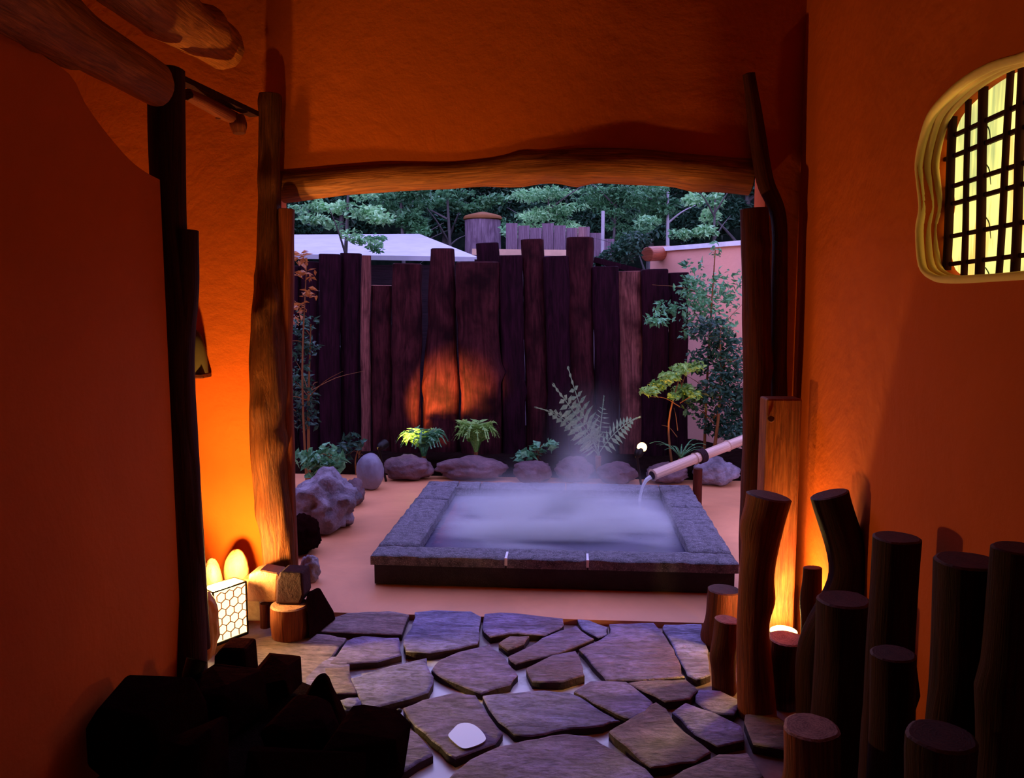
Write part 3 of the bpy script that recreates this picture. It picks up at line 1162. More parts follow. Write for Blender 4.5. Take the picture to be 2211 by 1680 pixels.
# lamp hidden in the corner
lc = P(1692, 1362, 3.28)
lc = V((lc.x, lc.y, .33))
sp = empty('uplight', V((lc.x, lc.y, 0)), 'small black uplight hidden behind the stout short log', 'lamp')
mb = MB()
zl = P(1692, 1362, 3.28).z
mb.tube([V((lc.x, lc.y, 0)), V((lc.x, lc.y, zl - .10))], .012, seg=10, sub=2, rough=0)
mb.build('stake', M['steel_black'], sp)
mb = MB()
mb.add(*tube([V((lc.x, lc.y, zl - .10)), V((lc.x, lc.y, zl - .07)), V((lc.x, lc.y, zl - .003))], [.02, .046, .056], seg=18, sub=3, rough=0)['side'])
hs_ = mb.build('housing', M['steel_black'], sp)
mb = MB()
mb.tube([V((lc.x, lc.y, zl - .01)), V((lc.x, lc.y, zl))], .054, seg=18, sub=1, rough=0)
mb.build('lens', [M['lamp_lens'], M['lamp_lens']], hs_)

# ------------------------------------------------------------------ lantern corner, left
WARM = (1.0, .70, .20)
RED = (1.0, .44, .06)
lb = V((P(489, 1400, 3.36).x, 3.36, 0))
lan = empty('lantern', lb, 'glowing open-topped lantern with a lattice front on the floor', 'lantern')
w_, d_, h_ = .165, .085, .235
R = Matrix.Rotation(math.radians(58), 3, 'Z')


def LL(x, y, z):
    return lb + R @ V((x, y, z)) + V((0, 0, .012))


# paper walls leave the top open; front edge is lower at the room side
mb = MB()
for (x0, y0, x1, y1) in ((-1, -1, 1, -1), (1, -1, 1, 1), (1, 1, -1, 1), (-1, 1, -1, -1)):
    a0, a1 = LL(x0 * w_ / 2, y0 * d_ / 2, 0), LL(x1 * w_ / 2, y1 * d_ / 2, 0)

    def ht(x, y):
        return h_
    b0, b1 = LL(x0 * w_ / 2, y0 * d_ / 2, ht(x0, y0)), LL(x1 * w_ / 2, y1 * d_ / 2, ht(x1, y1))
    inn = (LL(0, 0, 0) - (a0 + a1) / 2)
    inn.z = 0
    inn = inn.normalized() * .003
    prism([a0 + inn, a1 + inn, b1 + inn, b0 + inn], inn, mb)
mb.build('paper_shade', M['lamp_white'], lan)
mb = MB()
cs = [(-1, -1), (1, -1), (1, 1), (-1, 1)]
for i in range(4):
    x0, y0 = cs[i]
    x1, y1 = cs[(i + 1) % 4]
    mb.bar(LL(x0 * w_ / 2, y0 * d_ / 2, -.008), LL(x0 * w_ / 2, y0 * d_ / 2, ht(x0, y0)), .007)
    mb.bar(LL(x0 * w_ / 2, y0 * d_ / 2, ht(x0, y0)), LL(x1 * w_ / 2, y1 * d_ / 2, ht(x1, y1)), .007)
    mb.bar(LL(x0 * w_ / 2, y0 * d_ / 2, 0), LL(x1 * w_ / 2, y1 * d_ / 2, 0), .007)
lfr = mb.build('frame', M['steel_black'], lan)
mb = MB()
hx = .024
for r_ in range(9):
    for c_ in range(6):
        cx = -w_ / 2 + .016 + c_ * hx * 1.73 + (hx * .866 if r_ % 2 else 0)
        cz = .02 + r_ * hx * 1.5
        for s_ in range(3):
            a = math.radians(30 + 60 * s_)
            b = math.radians(90 + 60 * s_)
            p0 = (cx + math.cos(a) * hx, cz + math.sin(a) * hx)
            p1 = (cx + math.cos(b) * hx, cz + math.sin(b) * hx)
            if all(abs(q[0]) < w_ / 2 and 0 < q[1] < h_ for q in (p0, p1)):
                mb.bar(LL(p0[0], -d_ / 2 - .002, p0[1]), LL(p1[0], -d_ / 2 - .002, p1[1]), .0035)
mb.build('lattice', M['clay'], lfr)
mb = MB()
mb.box(LL(0, 0, -.006), (w_, d_, .008), R)
mb.build('base', M['steel_black'], lan)

# stones and stumps round the lantern
sl = P(512, 1270, 3.66)
b = blob((sl.x, 3.66, sl.z + .085), (.058, .05, .105), 5, .10, 1.0)
o = b.build('cobble', M['warm_rock'])
setp(o, 'upright teardrop cobble glowing yellow against the wall', 'stone')
mb = MB()
p0 = G(545, 1362, 0)
prism([V((p0.x - .062, 3.62, 0)), V((p0.x + .05, 3.62, 0)), V((p0.x + .045, 3.62, .205)), V((p0.x - .055, 3.62, .20))], (0, .10, 0), mb)
o = bevel(mb.build('block_stone', M['warm_rock']), .018, 3)
setp(o, 'bright yellow-lit stone block behind the lantern', 'stone')
# ledge carrying the cobble
q = P(512, 1265, 3.66)
mb = MB()
prism([V((q.x - .075, 3.60, 0)), V((q.x + .03, 3.60, 0)), V((q.x + .025, 3.60, q.z - .03)), V((q.x - .065, 3.60, q.z - .035))], (0, .13, 0), mb)
o2 = bevel(mb.build('block_stone', M['brown_rock']), .015, 2)
setp(o2, 'squarish stone under the teardrop cobble', 'stone')
# shift the yellow block clear of the ledge stone
o.location.x = q.x + .03 + .062 + .012
o.location.y = 3.60

b = P(566, 1262, 3.50)
mb = MB()
prism([P(530, 1300, 3.46), P(598, 1302, 3.46), P(602, 1240, 3.46), P(560, 1232, 3.46), P(536, 1240, 3.46)], (0, .11, 0), mb)
ob = bevel(mb.build('block_stone', M['brown_rock']), .012, 2)
setp(ob, 'brown angular stone balanced on the dark stake', 'stone')
log_thing('stake', [V((P(572, 1300, 3.50).x, 3.50, 0)), P(572, 1303, 3.50)], [.026, .024], M['log_dark'], M['cut_dark'], 'thin dark stake holding up the brown angular stone', 'stake', seg=12, seed=120)
pt = P(626, 1306, 3.42)
log_thing('stump', [V((pt.x, 3.42, 0)), V((pt.x, 3.42, pt.z * .5)), V((pt.x, 3.42, pt.z))], [.082, .088, .086], M['timber'], M['cut'], 'short round stump lit orange on its lantern side', 'stump', seg=28, seed=121, rough=.03)
mb = MB()
c0 = P(628, 1268, 3.44)
prism([P(594, 1300, 3.40), P(648, 1300, 3.40), P(656, 1280, 3.40), P(652, 1232, 3.40), P(604, 1230, 3.40), P(596, 1250, 3.40)], (0, .11, 0), mb)
o = bevel(mb.build('block_stone', M['plum_block']), .010, 2)
setp(o, 'dark plum cube-like stone sitting on the round stump', 'stone')
o.location.z = pt.z + .008
b = blob(V((P(668, 1250, 4.12).x, 4.14, .055)), (.05, .05, .075), 22, .3, flat=.8)
setp(b.build('rock', M['garden_rock']), 'pale jagged rock outside the doorpost foot', 'rock')
mb = MB()
prism([G(652, 1372), G(735, 1322) , G(718, 1312), G(650, 1340)], (0, 0, .01), mb)
mb = MB()
bot = [G(668, 1384), G(726, 1338), G(722, 1322), G(672, 1352)]
topb = [P(660, 1290, bot[0].y), P(688, 1268, bot[1].y), P(690, 1268, bot[2].y), P(664, 1276, bot[3].y)]
mb.add(bot + topb, [(3, 2, 1, 0), (4, 5, 6, 7), (0, 1, 5, 4), (1, 2, 6, 5), (2, 3, 7, 6), (3, 0, 4, 7)], None, 0, False)
o = bevel(mb.build('block_stone', M['black_rock']), .010, 2)
setp(o, 'black wedge-shaped stone at the edge of the paving', 'stone')

# rounded red stone catching the light left of the lantern, and a pale slab below it
rt = P(456, 1203, 3.50)
b = blob((rt.x, 3.50, rt.z * .5), (.05, .05, rt.z * .5), 31, .10, 1.0)
o = b.build('rock', M['brown_rock'])
setp(o, 'tall rounded red-brown stone between lantern and partition post', 'rock')
b = blob(V((P(441, 1290, 3.14).x, 3.14, .15)), (.055, .035, .15), 33, .22)
o = b.build('driftwood', M['clay'])
setp(o, 'tan weathered wood lump lit by the lantern, between it and the partition post', 'driftwood')

# black boulders along the left edge of the paving
gb = 'black boulders along the paving edge'


def boulder(u, v, w, D, label, kind, seed, depth=.12):
    t_ = P(u, v, D)
    h = t_.z
    hw = w * .5 * D / FPX
    if kind == 'block':
        mb_ = MB()
        q_ = [V((t_.x - hw * 1.1, D - depth / 2, 0)), V((t_.x + hw * 1.1, D - depth / 2, 0)), V((t_.x + hw, D - depth / 2, h)), V((t_.x - hw * .55, D - depth / 2, h)), V((t_.x - hw, D - depth / 2, h * .72))]
        prism(q_, (0, depth, 0), mb_)
        o_ = bevel(mb_.build('boulder', M['black_rock']), .014, 2)
    elif kind == 'point':
        mb_ = MB()
        t2 = tube([V((t_.x, D, 0)), V((t_.x, D, h * .35)), V((t_.x, D, h * .7)), V((t_.x + hw * .05, D, h * .93)), V((t_.x + hw * .1, D, h))], [hw * 1.15, hw * .95, hw * .55, hw * .28, hw * .10], seg=14, sub=5, rough=.22, seed=seed)
        mb_.add(*t2['side'])
        [mb_.add(c_[0], c_[1], None, 0, False) for c_ in t2['caps']]
        o_ = mb_.build('boulder', M['black_rock'])
    else:
        o_ = bevel(hullrock((t_.x, D, h * .5), (hw * 1.15, depth * 1.15, h * .55), seed).build('boulder', M['black_rock']), .02, 3)
    setp(o_, label, 'boulder', gb)
    return o_


boulder(508, 1388, 76, 3.02, 'squarish black stone right in front of the lantern', 'block', 1)
boulder(592, 1432, 108, 2.80, 'tall round-shouldered black boulder, second from the lantern', 'round', 2, .13)
boulder(696, 1456, 112, 2.64, 'pointed black boulder standing alone against the paving', 'point', 3)
boulder(795, 1548, 180, 2.36, 'big black boulder jutting furthest over the paving', 'round', 4, .16)
boulder(645, 1528, 160, 2.46, 'broad low black boulder behind the jutting one', 'round', 5, .13)
boulder(485, 1455, 170, 2.62, 'wide black boulder below the squarish stone', 'round', 6, .14)
boulder(320, 1455, 220, 2.32, 'black boulder against the partition foot', 'round', 7, .14)
boulder(640, 1610, 300, 2.06, 'long black boulder at the bottom of the view', 'round', 9, .15)
boulder(400, 1560, 260, 2.02, 'black boulder in the dark bottom corner by the partition', 'round', 10, .13)
mb = MB()
bed = [V((x, y, -.06)) for x, y in ((XL + .01, 3.02), (-1.18, 3.02), (-.98, 2.90), (-.80, 2.62), (-.58, 2.36), (-.50, 2.0), (-.48, 1.5), (XL + .01, 1.5))]
prism(bed, (0, 0, .085), mb)  # dark strip added to keep the gaps between boulders black
struct('dark_fill_bed', mb, M['soil'])

# ------------------------------------------------------------------ outside: ground, terrace, tub
mb = MB()
tl = [(-3.2, YB + .02), (oL + .02, YB + .02), (oL + .02, YB - .09), (oR - .02, YB - .09), (oR - .02, YB + .02), (3.2, YB + .02), (3.2, 7.1), (-3.2, 7.1)]
prism([V((x, y, -.106)) for x, y in tl], (0, 0, .10), mb)
struct('terrace', mb, M['terrace'])
mb = MB()
mb.box((0, 13, -.12), (34, 22, .1))
struct('ground', mb, M['soil'])

ZT = .163
oc = [G(795, 1205, ZT), G(1590, 1210, ZT), G(1488, 1041, ZT), G(921, 1041, ZT)]
x0, x1 = oc[0].x, oc[1].x
yf, yk = (oc[0].y + oc[1].y) / 2, (oc[2].y + oc[3].y) / 2
x0 = (x0 + oc[3].x) / 2
x1 = (x1 + oc[2].x) / 2
cwf, cws, cwb = .19, .23, .22
tub = empty('hot_tub', ((x0 + x1) / 2, (yf + yk) / 2, 0), 'low square stone bath with a rough granite rim, full of steaming water', 'hot tub')
mb = MB()
e = .02
for (a0, b0, a1, b1) in ((x0 + e, yf + e, x1 - e, yf + e + .16), (x0 + e, yk - e - .16, x1 - e, yk - e), (x0 + e, yf + e + .16, x0 + e + .16, yk - e - .16), (x1 - e - .16, yf + e + .16, x1 - e, yk - e - .16)):
    mb.box(((a0 + a1) / 2, (b0 + b1) / 2, .055), (a1 - a0, b1 - b0, .11))
mb.build('tub_wall', M['granite_dark'], tub)


def coping(ax, ay, bx, by):
    mb_ = MB()
    g = .004
    nx, ny = max(2, int((bx - ax) / .03)), max(2, int((by - ay) / .03))
    vs, fs = [], []
    for j in range(ny + 1):
        for i in range(nx + 1):
            x = ax + g + (bx - ax - 2 * g) * i / nx
            y = ay + g + (by - ay - 2 * g) * j / ny
            ed = i in (0, nx) or j in (0, ny)
            jx = noise.noise(V((x * 14, y * 14, 1.3))) * .006
            z = ZT + noise.noise(V((x * 17, y * 17, 0))) * .006 + noise.noise(V((x * 40, y * 40, 0))) * .003 - (.008 if ed else 0)
            vs.append(V((x + (jx if i in (0, nx) else 0), y + (jx if j in (0, ny) else 0), z)))
    W = nx + 1
    for j in range(ny):
        for i in range(nx):
            fs.append((j * W + i, j * W + i + 1, (j + 1) * W + i + 1, (j + 1) * W + i))
    rim = [i for i in range(nx + 1)] + [j * W + nx for j in range(1, ny + 1)] + [ny * W + i for i in range(nx - 1, -1, -1)] + [j * W for j in range(ny - 1, 0, -1)]
    nb = len(vs)
    for r_ in rim:
        vs.append(V((vs[r_].x, vs[r_].y, ZT - .055)))
    N = len(rim)
    for i in range(N):
        j = (i + 1) % N
        fs.append((rim[j], rim[i], nb + i, nb + j))
    fs.append(list(range(nb + N - 1, nb - 1, -1)))
    mb_.add(vs, fs, None, 0, True)
    o_ = mb_.build('rim_stone', [M['granite']], tub)
    for poly in o_.data.polygons:
        if abs(poly.normal.z) < .5 or poly.normal.z < -.5:
            poly.use_smooth = False
    return o_


jx1, jx2 = G(1095, 1195, ZT).x, G(1268, 1195, ZT).x
jb = G(1035, 1050, ZT).x
coping(x0, yf, jx1, yf + cwf)
coping(jx1, yf, jx2, yf + cwf)
coping(jx2, yf, x1, yf + cwf)
ym = yf + (yk - yf) * .70
coping(x0, yf + cwf, x0 + cws, ym)
coping(x0, ym, x0 + cws, yk)
coping(x0 + cws, yk - cwb, jb, yk)
coping(jb, yk - cwb, jb + .62, yk)
coping(jb + .62, yk - cwb, x1 - cws, yk)
coping(x1 - cws, ym - .1, x1, yk)
coping(x1 - cws, yf + cwf, x1, ym - .1)
for xx in (jx1, jx2):
    mb = MB()
    mb.box((xx, yf + .045, ZT - .004), (.012, .11, .014))
    mb.box((xx, yf - .002, ZT - .018), (.014, .012, .04))
    o = mb.build('mortar_joint', M['joint'], tub)
    o['label'] = 'pale mortar joint in the granite rim'

mb = MB()
mb.box(((x0 + x1) / 2, (yf + yk) / 2, .115), (x1 - x0 - 2 * cws + .02, yk - yf - cwf - cwb + .01, .002))
mb = MB()
wx0, wx1, wy0, wy1 = x0 + cws - .015, x1 - cws + .015, yf + cwf - .005, yk - cwb + .015
mb.box(((wx0 + wx1) / 2, (wy0 + wy1) / 2, .05), (wx1 - wx0, wy1 - wy0, .10))
setp(mb.build('bath_water', M['water']), 'still violet water filling the stone bath', 'water', None, 'stuff')

# steam
k = NT('rising_steam')
k.t.nodes.remove(k.b)
tc = k.n('ShaderNodeTexCoord')
sx = k.n('ShaderNodeSeparateXYZ')
k.l(tc.outputs['Object'], sx.inputs[0])
X_, Y_, Z_ = sx.outputs
mp = k.n('ShaderNodeMapping')
mp.inputs['Scale'].default_value = (.8, 2.3, 2.0)
mp.inputs['Location'].default_value = (.35, .1, 0)
k.l(tc.outputs['Object'], mp.inputs['Vector'])
n1_ = k.noise(mp.outputs['Vector'], 1.5, 2, .4, .6)
# low sheet hugging the water
sheet = k.math('POWER', 2.718, k.math('MULTIPLY', Z_, -24.0))
sheet = k.math('MULTIPLY', sheet, k.math('MULTIPLY', k.math('SUBTRACT', n1_, .40, True), 480.0))


def sq(a, b, s):
    d = k.math('MULTIPLY', k.math('SUBTRACT', a, b), s)
    return k.math('MULTIPLY', d, d)


pcx = P(1262, 1040, 5.45).x - (wx0 + wx1) / 2
xl = k.math('SUBTRACT', X_, k.math('MULTIPLY', Z_, .05))
pl_ = k.math('ADD', sq(xl, pcx, 6.5), sq(Y_, .22, 4.0))
core = k.math('POWER', 2.718, k.math('MULTIPLY', k.math('ADD', sq(X_, .05, 1.75), sq(Y_, .05, 2.6)), -1.0))
sheet = k.math('MULTIPLY', sheet, k.math('ADD', k.math('MULTIPLY', core, 1.25), .10))
plume = k.math('POWER', 2.718, k.math('MULTIPLY', pl_, -1.0))
plume = k.math('MULTIPLY', plume, k.math('POWER', 2.718, k.math('MULTIPLY', Z_, -2.6)))
plume = k.math('MULTIPLY', plume, k.math('MULTIPLY', k.math('SUBTRACT', n1_, .34, True), 14.0))
den = k.math('ADD', sheet, plume)
den = k.math('MULTIPLY', den, k.math('SUBTRACT', 1.0, k.math('POWER', k.math('MULTIPLY', Z_, 1 / .9), 2.0), True))
# fade at the side edges
ex = k.math('SUBTRACT', 1.0, k.math('POWER', k.math('MULTIPLY', k.math('ABSOLUTE', X_), 2.0 / (wx1 - wx0)), 4.0), True)
ey = k.math('SUBTRACT', 1.0, k.math('POWER', k.math('MULTIPLY', k.math('ABSOLUTE', Y_), 2.0 / (wy1 - wy0)), 4.0), True)
den = k.math('MULTIPLY', k.math('MULTIPLY', den, ex), ey)
vs_ = k.n('ShaderNodeVolumeScatter')
vs_.inputs['Color'].default_value = (.96, .94, 1.0, 1)
vs_.inputs['Anisotropy'].default_value = .0
k.l(den, vs_.inputs['Density'])
k.l(vs_.outputs[0], k.out.inputs['Volume'])
STEAM = k.m
mb = MB()
mb.box(((wx0 + wx1) / 2, (wy0 + wy1) / 2, .11 + .45), (wx1 - wx0 - .05, wy1 - wy0 - .05, .90))
so = mb.build('steam', STEAM, None, ((wx0 + wx1) / 2, (wy0 + wy1) / 2, .11))
setp(so, 'pale lavender steam drifting up from the bath water', 'steam', None, 'stuff')

# bamboo spout
tip, en = P(1409, 1026, 5.62), P(1660, 928, 6.3)
spout = empty('bamboo_spout', P(1505, 1087, 5.95) * 1, 'pinkish bamboo spout tied to a short stake, pouring into the bath', 'spout')
spout.location.z = 0
dr = (en - tip).normalized()
mb = MB()
segs = [0, .34, .62, 1.0]
L_ = (en - tip).length
for i in range(3):
    a, b = tip + dr * L_ * segs[i], tip + dr * L_ * segs[i + 1]
    n_ = (b - a).length
    pts = [a, a + dr * .015, a + dr * (n_ * .5), b - dr * .015, b]
    mb.tube(pts, [.045, .038, .037, .038, .045], seg=18, sub=4, rough=.01, caps=(i == 0, i == 2), seed=i)
mb.build('bamboo_tube', [M['bamboo'], M['cut_dark']], spout)
mb = MB()
mb.tube([tip - dr * .004, tip - dr * .006], [.030, .030], seg=16, sub=1, rough=0)
mb.build('spout_hole', [M['rope'], M['rope']], spout)
sb_ = P(1507, 1006, 5.92)
mb = MB()
mb.tube([V((sb_.x, sb_.y, 0)), V((sb_.x, sb_.y, sb_.z - .02))], [.034, .034], seg=14, rough=.06, seed=4)
mb.build('stake', [M['log_dark'], M['cut_dark']], spout)
mb = MB()
tt = (sb_.x - tip.x) / dr.x
cc = tip + dr * (tt + .02)
for i in range(4):
    c_ = cc + dr * (i * .014 - .02)
    u_ = dr.cross(V((0, 0, 1))).normalized()
    w2 = u_.cross(dr)
    ring = [c_ + u_ * math.cos(a_ / 14 * 6.283) * .046 + w2 * math.sin(a_ / 14 * 6.283) * .046 for a_ in range(16)]
    mb.add(*tube(ring, .008, seg=6, sub=1, rough=0, caps=(False, False), ref=dr)['side'])
mb.build('rope_binding', M['rope'], spout)
# stream of water
st = [tip + V((-.012, -.005, -.012)), tip + V((-.045, -.012, -.035)), tip + V((-.070, -.018, -.085)), tip + V((-.083, -.02, -.14)), tip + V((-.088, -.022, .10 - tip.z))]
mb = MB()
mb.tube(st, [.017, .014, .011, .010, .012], seg=12, sub=6, rough=.12, seed=3)
setp(mb.build('water_stream', [M['stream'], M['stream']]), 'thin white stream of water falling from the bamboo spout', 'water stream')

# ------------------------------------------------------------------ rocks of the garden bed
gr = 'rocks edging the garden bed'


def rock(u, v, w, h, D, mat, label, seed, amp=.25, depth=None, ridged=.1, name='rock', group=gr, flat=.85, lift=0.0):
    c_ = P(u, v, D)
    hw, hh = w * .5 * D / FPX, h * .5 * D / FPX
    o_ = blob((c_.x, D, hh * flat + lift), (hw, depth or hw * .7, hh), seed, amp, 1.7, 4, 0, flat, ridged).build(name, mat)
    return setp(o_, label, 'rock', group)


rock(700, 1080, 140, 130, 5.15, M['garden_rock'], 'large pitted lavender rock beside the terrace', 201, .35, .24, .25)
rock(655, 1160, 75, 90, 4.62, M['black_rock'], 'dark low rock just outside the knotty doorpost', 202, .25, .14)
rock(762, 1080, 50, 60, 5.75, M['edge_rock'], 'plum rock squeezed between pitted rock and smooth egg stone', 203, .25, .13)
c_ = P(800, 1020, 6.25)
o = blob((c_.x, 6.25, .135), (.112, .10, .15), 205, .10, 1.2, 4, .3, .9).build('egg_stone', M['egg_rock'])
setp(o, 'smooth egg-shaped grey stone standing on end', 'rock', gr)
for i, (u, w, h, lb_) in enumerate([(880, 105, 56, 'low plum edging rock right of the egg stone'), (1016, 150, 52, 'long flat edging rock below the two bright ferns'), (1150, 84, 50, 'small edging rock below the creeping plant'),
                                    (1240, 82, 54, 'edging rock behind the rising steam'), (1332, 84, 46, 'edging rock left of the bamboo tip'), (1440, 90, 44, 'shadowy edging rock behind the bamboo tip'), (1545, 95, 60, 'grey edging rock beyond the bamboo stake')]):
    rock(u, 1010, w, h, 6.62 + .05 * (i % 2), M['edge_rock'] if i != 6 else M['garden_rock'], lb_, 210 + i, .22, .13, .15)
mb = MB()
mb.box((0, 7.55, -.0), (6.4, 1.55, .16))
struct('garden_bed', mb, M['soil'])

# ------------------------------------------------------------------ slab fence
YFEN = 7.45
fence = empty('slab_fence', (P(1000, 900, YFEN).x, YFEN, .08), 'dark fence of uneven upright wooden slabs and half logs behind the bath', 'fence')
slabs = [(440, 482, 566, 'a'), (482, 520, 556, 'a'), (520, 560, 570, 'a'), (560, 602, 560, 'a'), (602, 642, 575, 'a'), (644, 690, 566, 'a'), (690, 735, 550, 'a'), (737, 780, 548, 'a'), (781, 801, 552, 'c'), (801, 846, 617, 'b'), (847, 911, 571, 'b'),
         (932, 979, 538, 'b', 912, 994), (985, 1079, 568, 'b', 998, 1082), (1030, 1076, 526, 'a', 1040, 1100, .14), (1078, 1128, 553, 'a', 1086, 1134), (1127, 1173, 518, 'b', 1134, 1180), (1174, 1226, 555, 'a', 1181, 1230),
         (1223, 1279, 514, 'b', 1232, 1284), (1279, 1334, 577, 'a', 1285, 1336), (1333, 1384, 587, 'c', 1336, 1390), (1386, 1442, 583, 'a'), (1442, 1484, 590, 'a')]
for i, sl_ in enumerate(slabs):
    u0, u1, vt, mk = sl_[:4]
    bu0, bu1 = sl_[4:6] if len(sl_) > 4 else (u0, u1)
    yy = YFEN + (.03 if i % 2 else -.03) + rnd.uniform(-.015, .015) + (sl_[6] if len(sl_) > 6 else 0)
    t_ = P((u0 + u1) / 2, vt, yy)
    w2 = (u1 - u0) * .5 * yy / FPX * 1.03
    jit = [rnd.uniform(-.012, .012) for _ in range(3)]
    bx_ = P((bu0 + bu1) / 2, 960, yy).x
    wb_ = (bu1 - bu0) * .5 * yy / FPX
    pts = [V((bx_ + jit[0], yy, .0)), V((bx_ * .8 + t_.x * .2 + jit[1], yy, t_.z * .35)), V((bx_ * .35 + t_.x * .65 + jit[2], yy, t_.z * .7)), t_]
    rg_ = [wb_ * 1.02, (wb_ * .8 + w2 * .2) * rnd.uniform(.96, 1.02), (wb_ * .4 + w2 * .6) * rnd.uniform(.96, 1.02), w2 * .98]
    t = tube(pts, rg_, seg=18, sub=7, rough=.11, seed=300 + i, squash=(.45, 1.0), square=.35, knots=3)
    m2 = MB()
    m2.add(*t['side'])
    [m2.add(*c_) for c_ in t['caps']]
    o = m2.build('fence_slab', [M['fence_' + mk], M['cut'] if i == 9 else M['fence_' + mk]], fence)
    if mk == 'c':
        o['label'] = 'paler slab'
    if i == 9:
        o['label'] = 'shorter half log with a pale sawn top'

mb = MB()
mb.bar(P(1282, 561, 7.75), P(1384, 587, 7.75), .10, .05)
o = mb.build('sloping_board', M['fence_a'])
setp(o, 'dark sloping board behind the fence, below the rust-red log end', 'board')
mb = MB()
for u, v in ((1292, 566), (1374, 587)):
    p = P(u, v, 7.75)
    mb.box((p.x, p.y + .05, p.z / 2), (.05, .04, p.z))
mb.build('support_post', M['fence_a'], o)

# salmon garden wall on the right
wa, wb = P(1404, 552, 8.9), P(1720, 512, 7.35)
wz = (wa.z + wb.z) / 2
mb = MB()
dv = (wb - wa)
dv.z = 0
nv = V((dv.y, -dv.x, 0)).normalized()
if nv.y < 0:
    nv = -nv
prism([V((wa.x, wa.y, 0)), V((wb.x, wb.y, 0)), V((wb.x, wb.y, wz)), V((wa.x, wa.y, wz))], nv * .2, mb)
gw = struct('wall_garden', mb, M['salmon'])
mb = MB()
prism([V((wa.x, wa.y, wz)) - nv * .03, V((wb.x, wb.y, wz)) - nv * .03, V((wb.x, wb.y, wz + .045)) - nv * .03, V((wa.x, wa.y, wz + .045)) - nv * .03], nv * .26, mb)
setp(mb.build('wall_capping', M['white_metal']), 'white metal capping along the salmon garden wall', 'capping')
kb = P(1398, 549, 8.55)
log_thing('log_beam', [kb, kb + V((.25, .35, .03)), kb + V((.34, .85, .04))], [.075, .08, .08], M['copper'], M['copper'], 'rounded rust-red log end jutting past the salmon wall', 'beam', seg=20, sub=6, rough=.03, seed=330, cut=(True, True))

# ------------------------------------------------------------------ behind the fence
shed = empty('shed', (P(780, 545, 9.6).x, 9.6, 0), 'low dark shed with a pale lavender roof behind the fence', 'shed')
e0, e1 = P(560, 541, 8.8), P(1032, 563, 8.8)
ze = (e0.z + e1.z) / 2
r0, r1 = P(540, 504, 10.8), P(905, 508, 10.8)
zr = (r0.z + r1.z) / 2
mb = MB()
rt = [V((e0.x - 1.2, 8.8, ze + .05)), V((e1.x, 8.8, ze - .02)), V((r1.x + .85, 10.8, ze + .0)), V((r1.x, 10.8, zr)), V((r0.x - 1.2, 10.8, zr))]
prism([rt[0], rt[1], rt[3], rt[4]], (0, 0, -.05), mb)
prism([rt[1], rt[2], rt[3]], (0, 0, -.05), mb)
mb.build('roof', M['roof'], shed)
mb = MB()
mb.box(((e0.x - 1.2 + e1.x - .1) / 2, 9.75, (ze - .10) / 2), (e1.x - .1 - (e0.x - 1.2), 1.8, ze - .10))
mb.build('shed_wall', M['shed_wall'], shed)
mb = MB()
mb.bar(P(1020, 544, 8.1), P(1262, 547, 8.1), .055, .06)
setp(mb.build('fence_rail', M['plank']), 'cream horizontal plank showing between the fence tops', 'plank')
o = bpy.data.objects['fence_rail']
mb = MB()
for u in (1030, 1250):
    p = P(u, 551, 8.1)
    mb.box((p.x, p.y + .05, (p.z - .04) / 2), (.06, .04, p.z - .04))
for q in mb.v:
    pass
mb.build('support_post', M['shed_wall'], o)
# old wooden water barrel further back
bt = P(1024, 470, 10.6)
brl = empty('water_tank', (bt.x, 11.6, 0), 'round slatted wooden tank with a thin lid under the trees', 'tank')
mb = MB()
mb.add(*tube([V((bt.x, 11.6, 0)), V((bt.x, 11.6, 1.4)), V((bt.x, 11.6, P(1024, 474, 11.6).z))], [.25, .26, .255], seg=28, sub=5, rough=.02, seed=5)['side'])
mb.build('barrel', M['grey_board'], brl)
zt_ = P(1024, 474, 11.6).z
mb = MB()
mb.tube([V((bt.x, 11.6, zt_)), V((bt.x, 11.6, zt_ + .05)), V((bt.x, 11.6, zt_ + .10))], [.275, .25, .05], seg=28, sub=2, rough=.01)
mb.build('lid', [M['stem'], M['stem']], brl)
# far board fence
fb = empty('board_fence', (P(1230, 520, 9.6).x, 9.6, 0), 'grey-violet board fence far behind the slab fence', 'fence')
for i in range(9):
    u = 1105 + i * 26
    t_ = P(u, 482 + (i % 3) * 5 + max(0, i - 5) * 8, 9.6)
    m2 = MB()
    m2.box((t_.x, 9.6 + (i % 2) * .02, t_.z / 2), (.135, .03, t_.z))
    m2.build('fence_board', M['grey_board'], fb)
pt_ = P(1302, 456, 9.3)
log_thing('pole', [V((pt_.x, 9.3, 0)), pt_], [.022, .020], M['pale_bark'], M['pale_bark'], 'thin pale pole in front of the far board fence', 'pole', seg=10, seed=340)

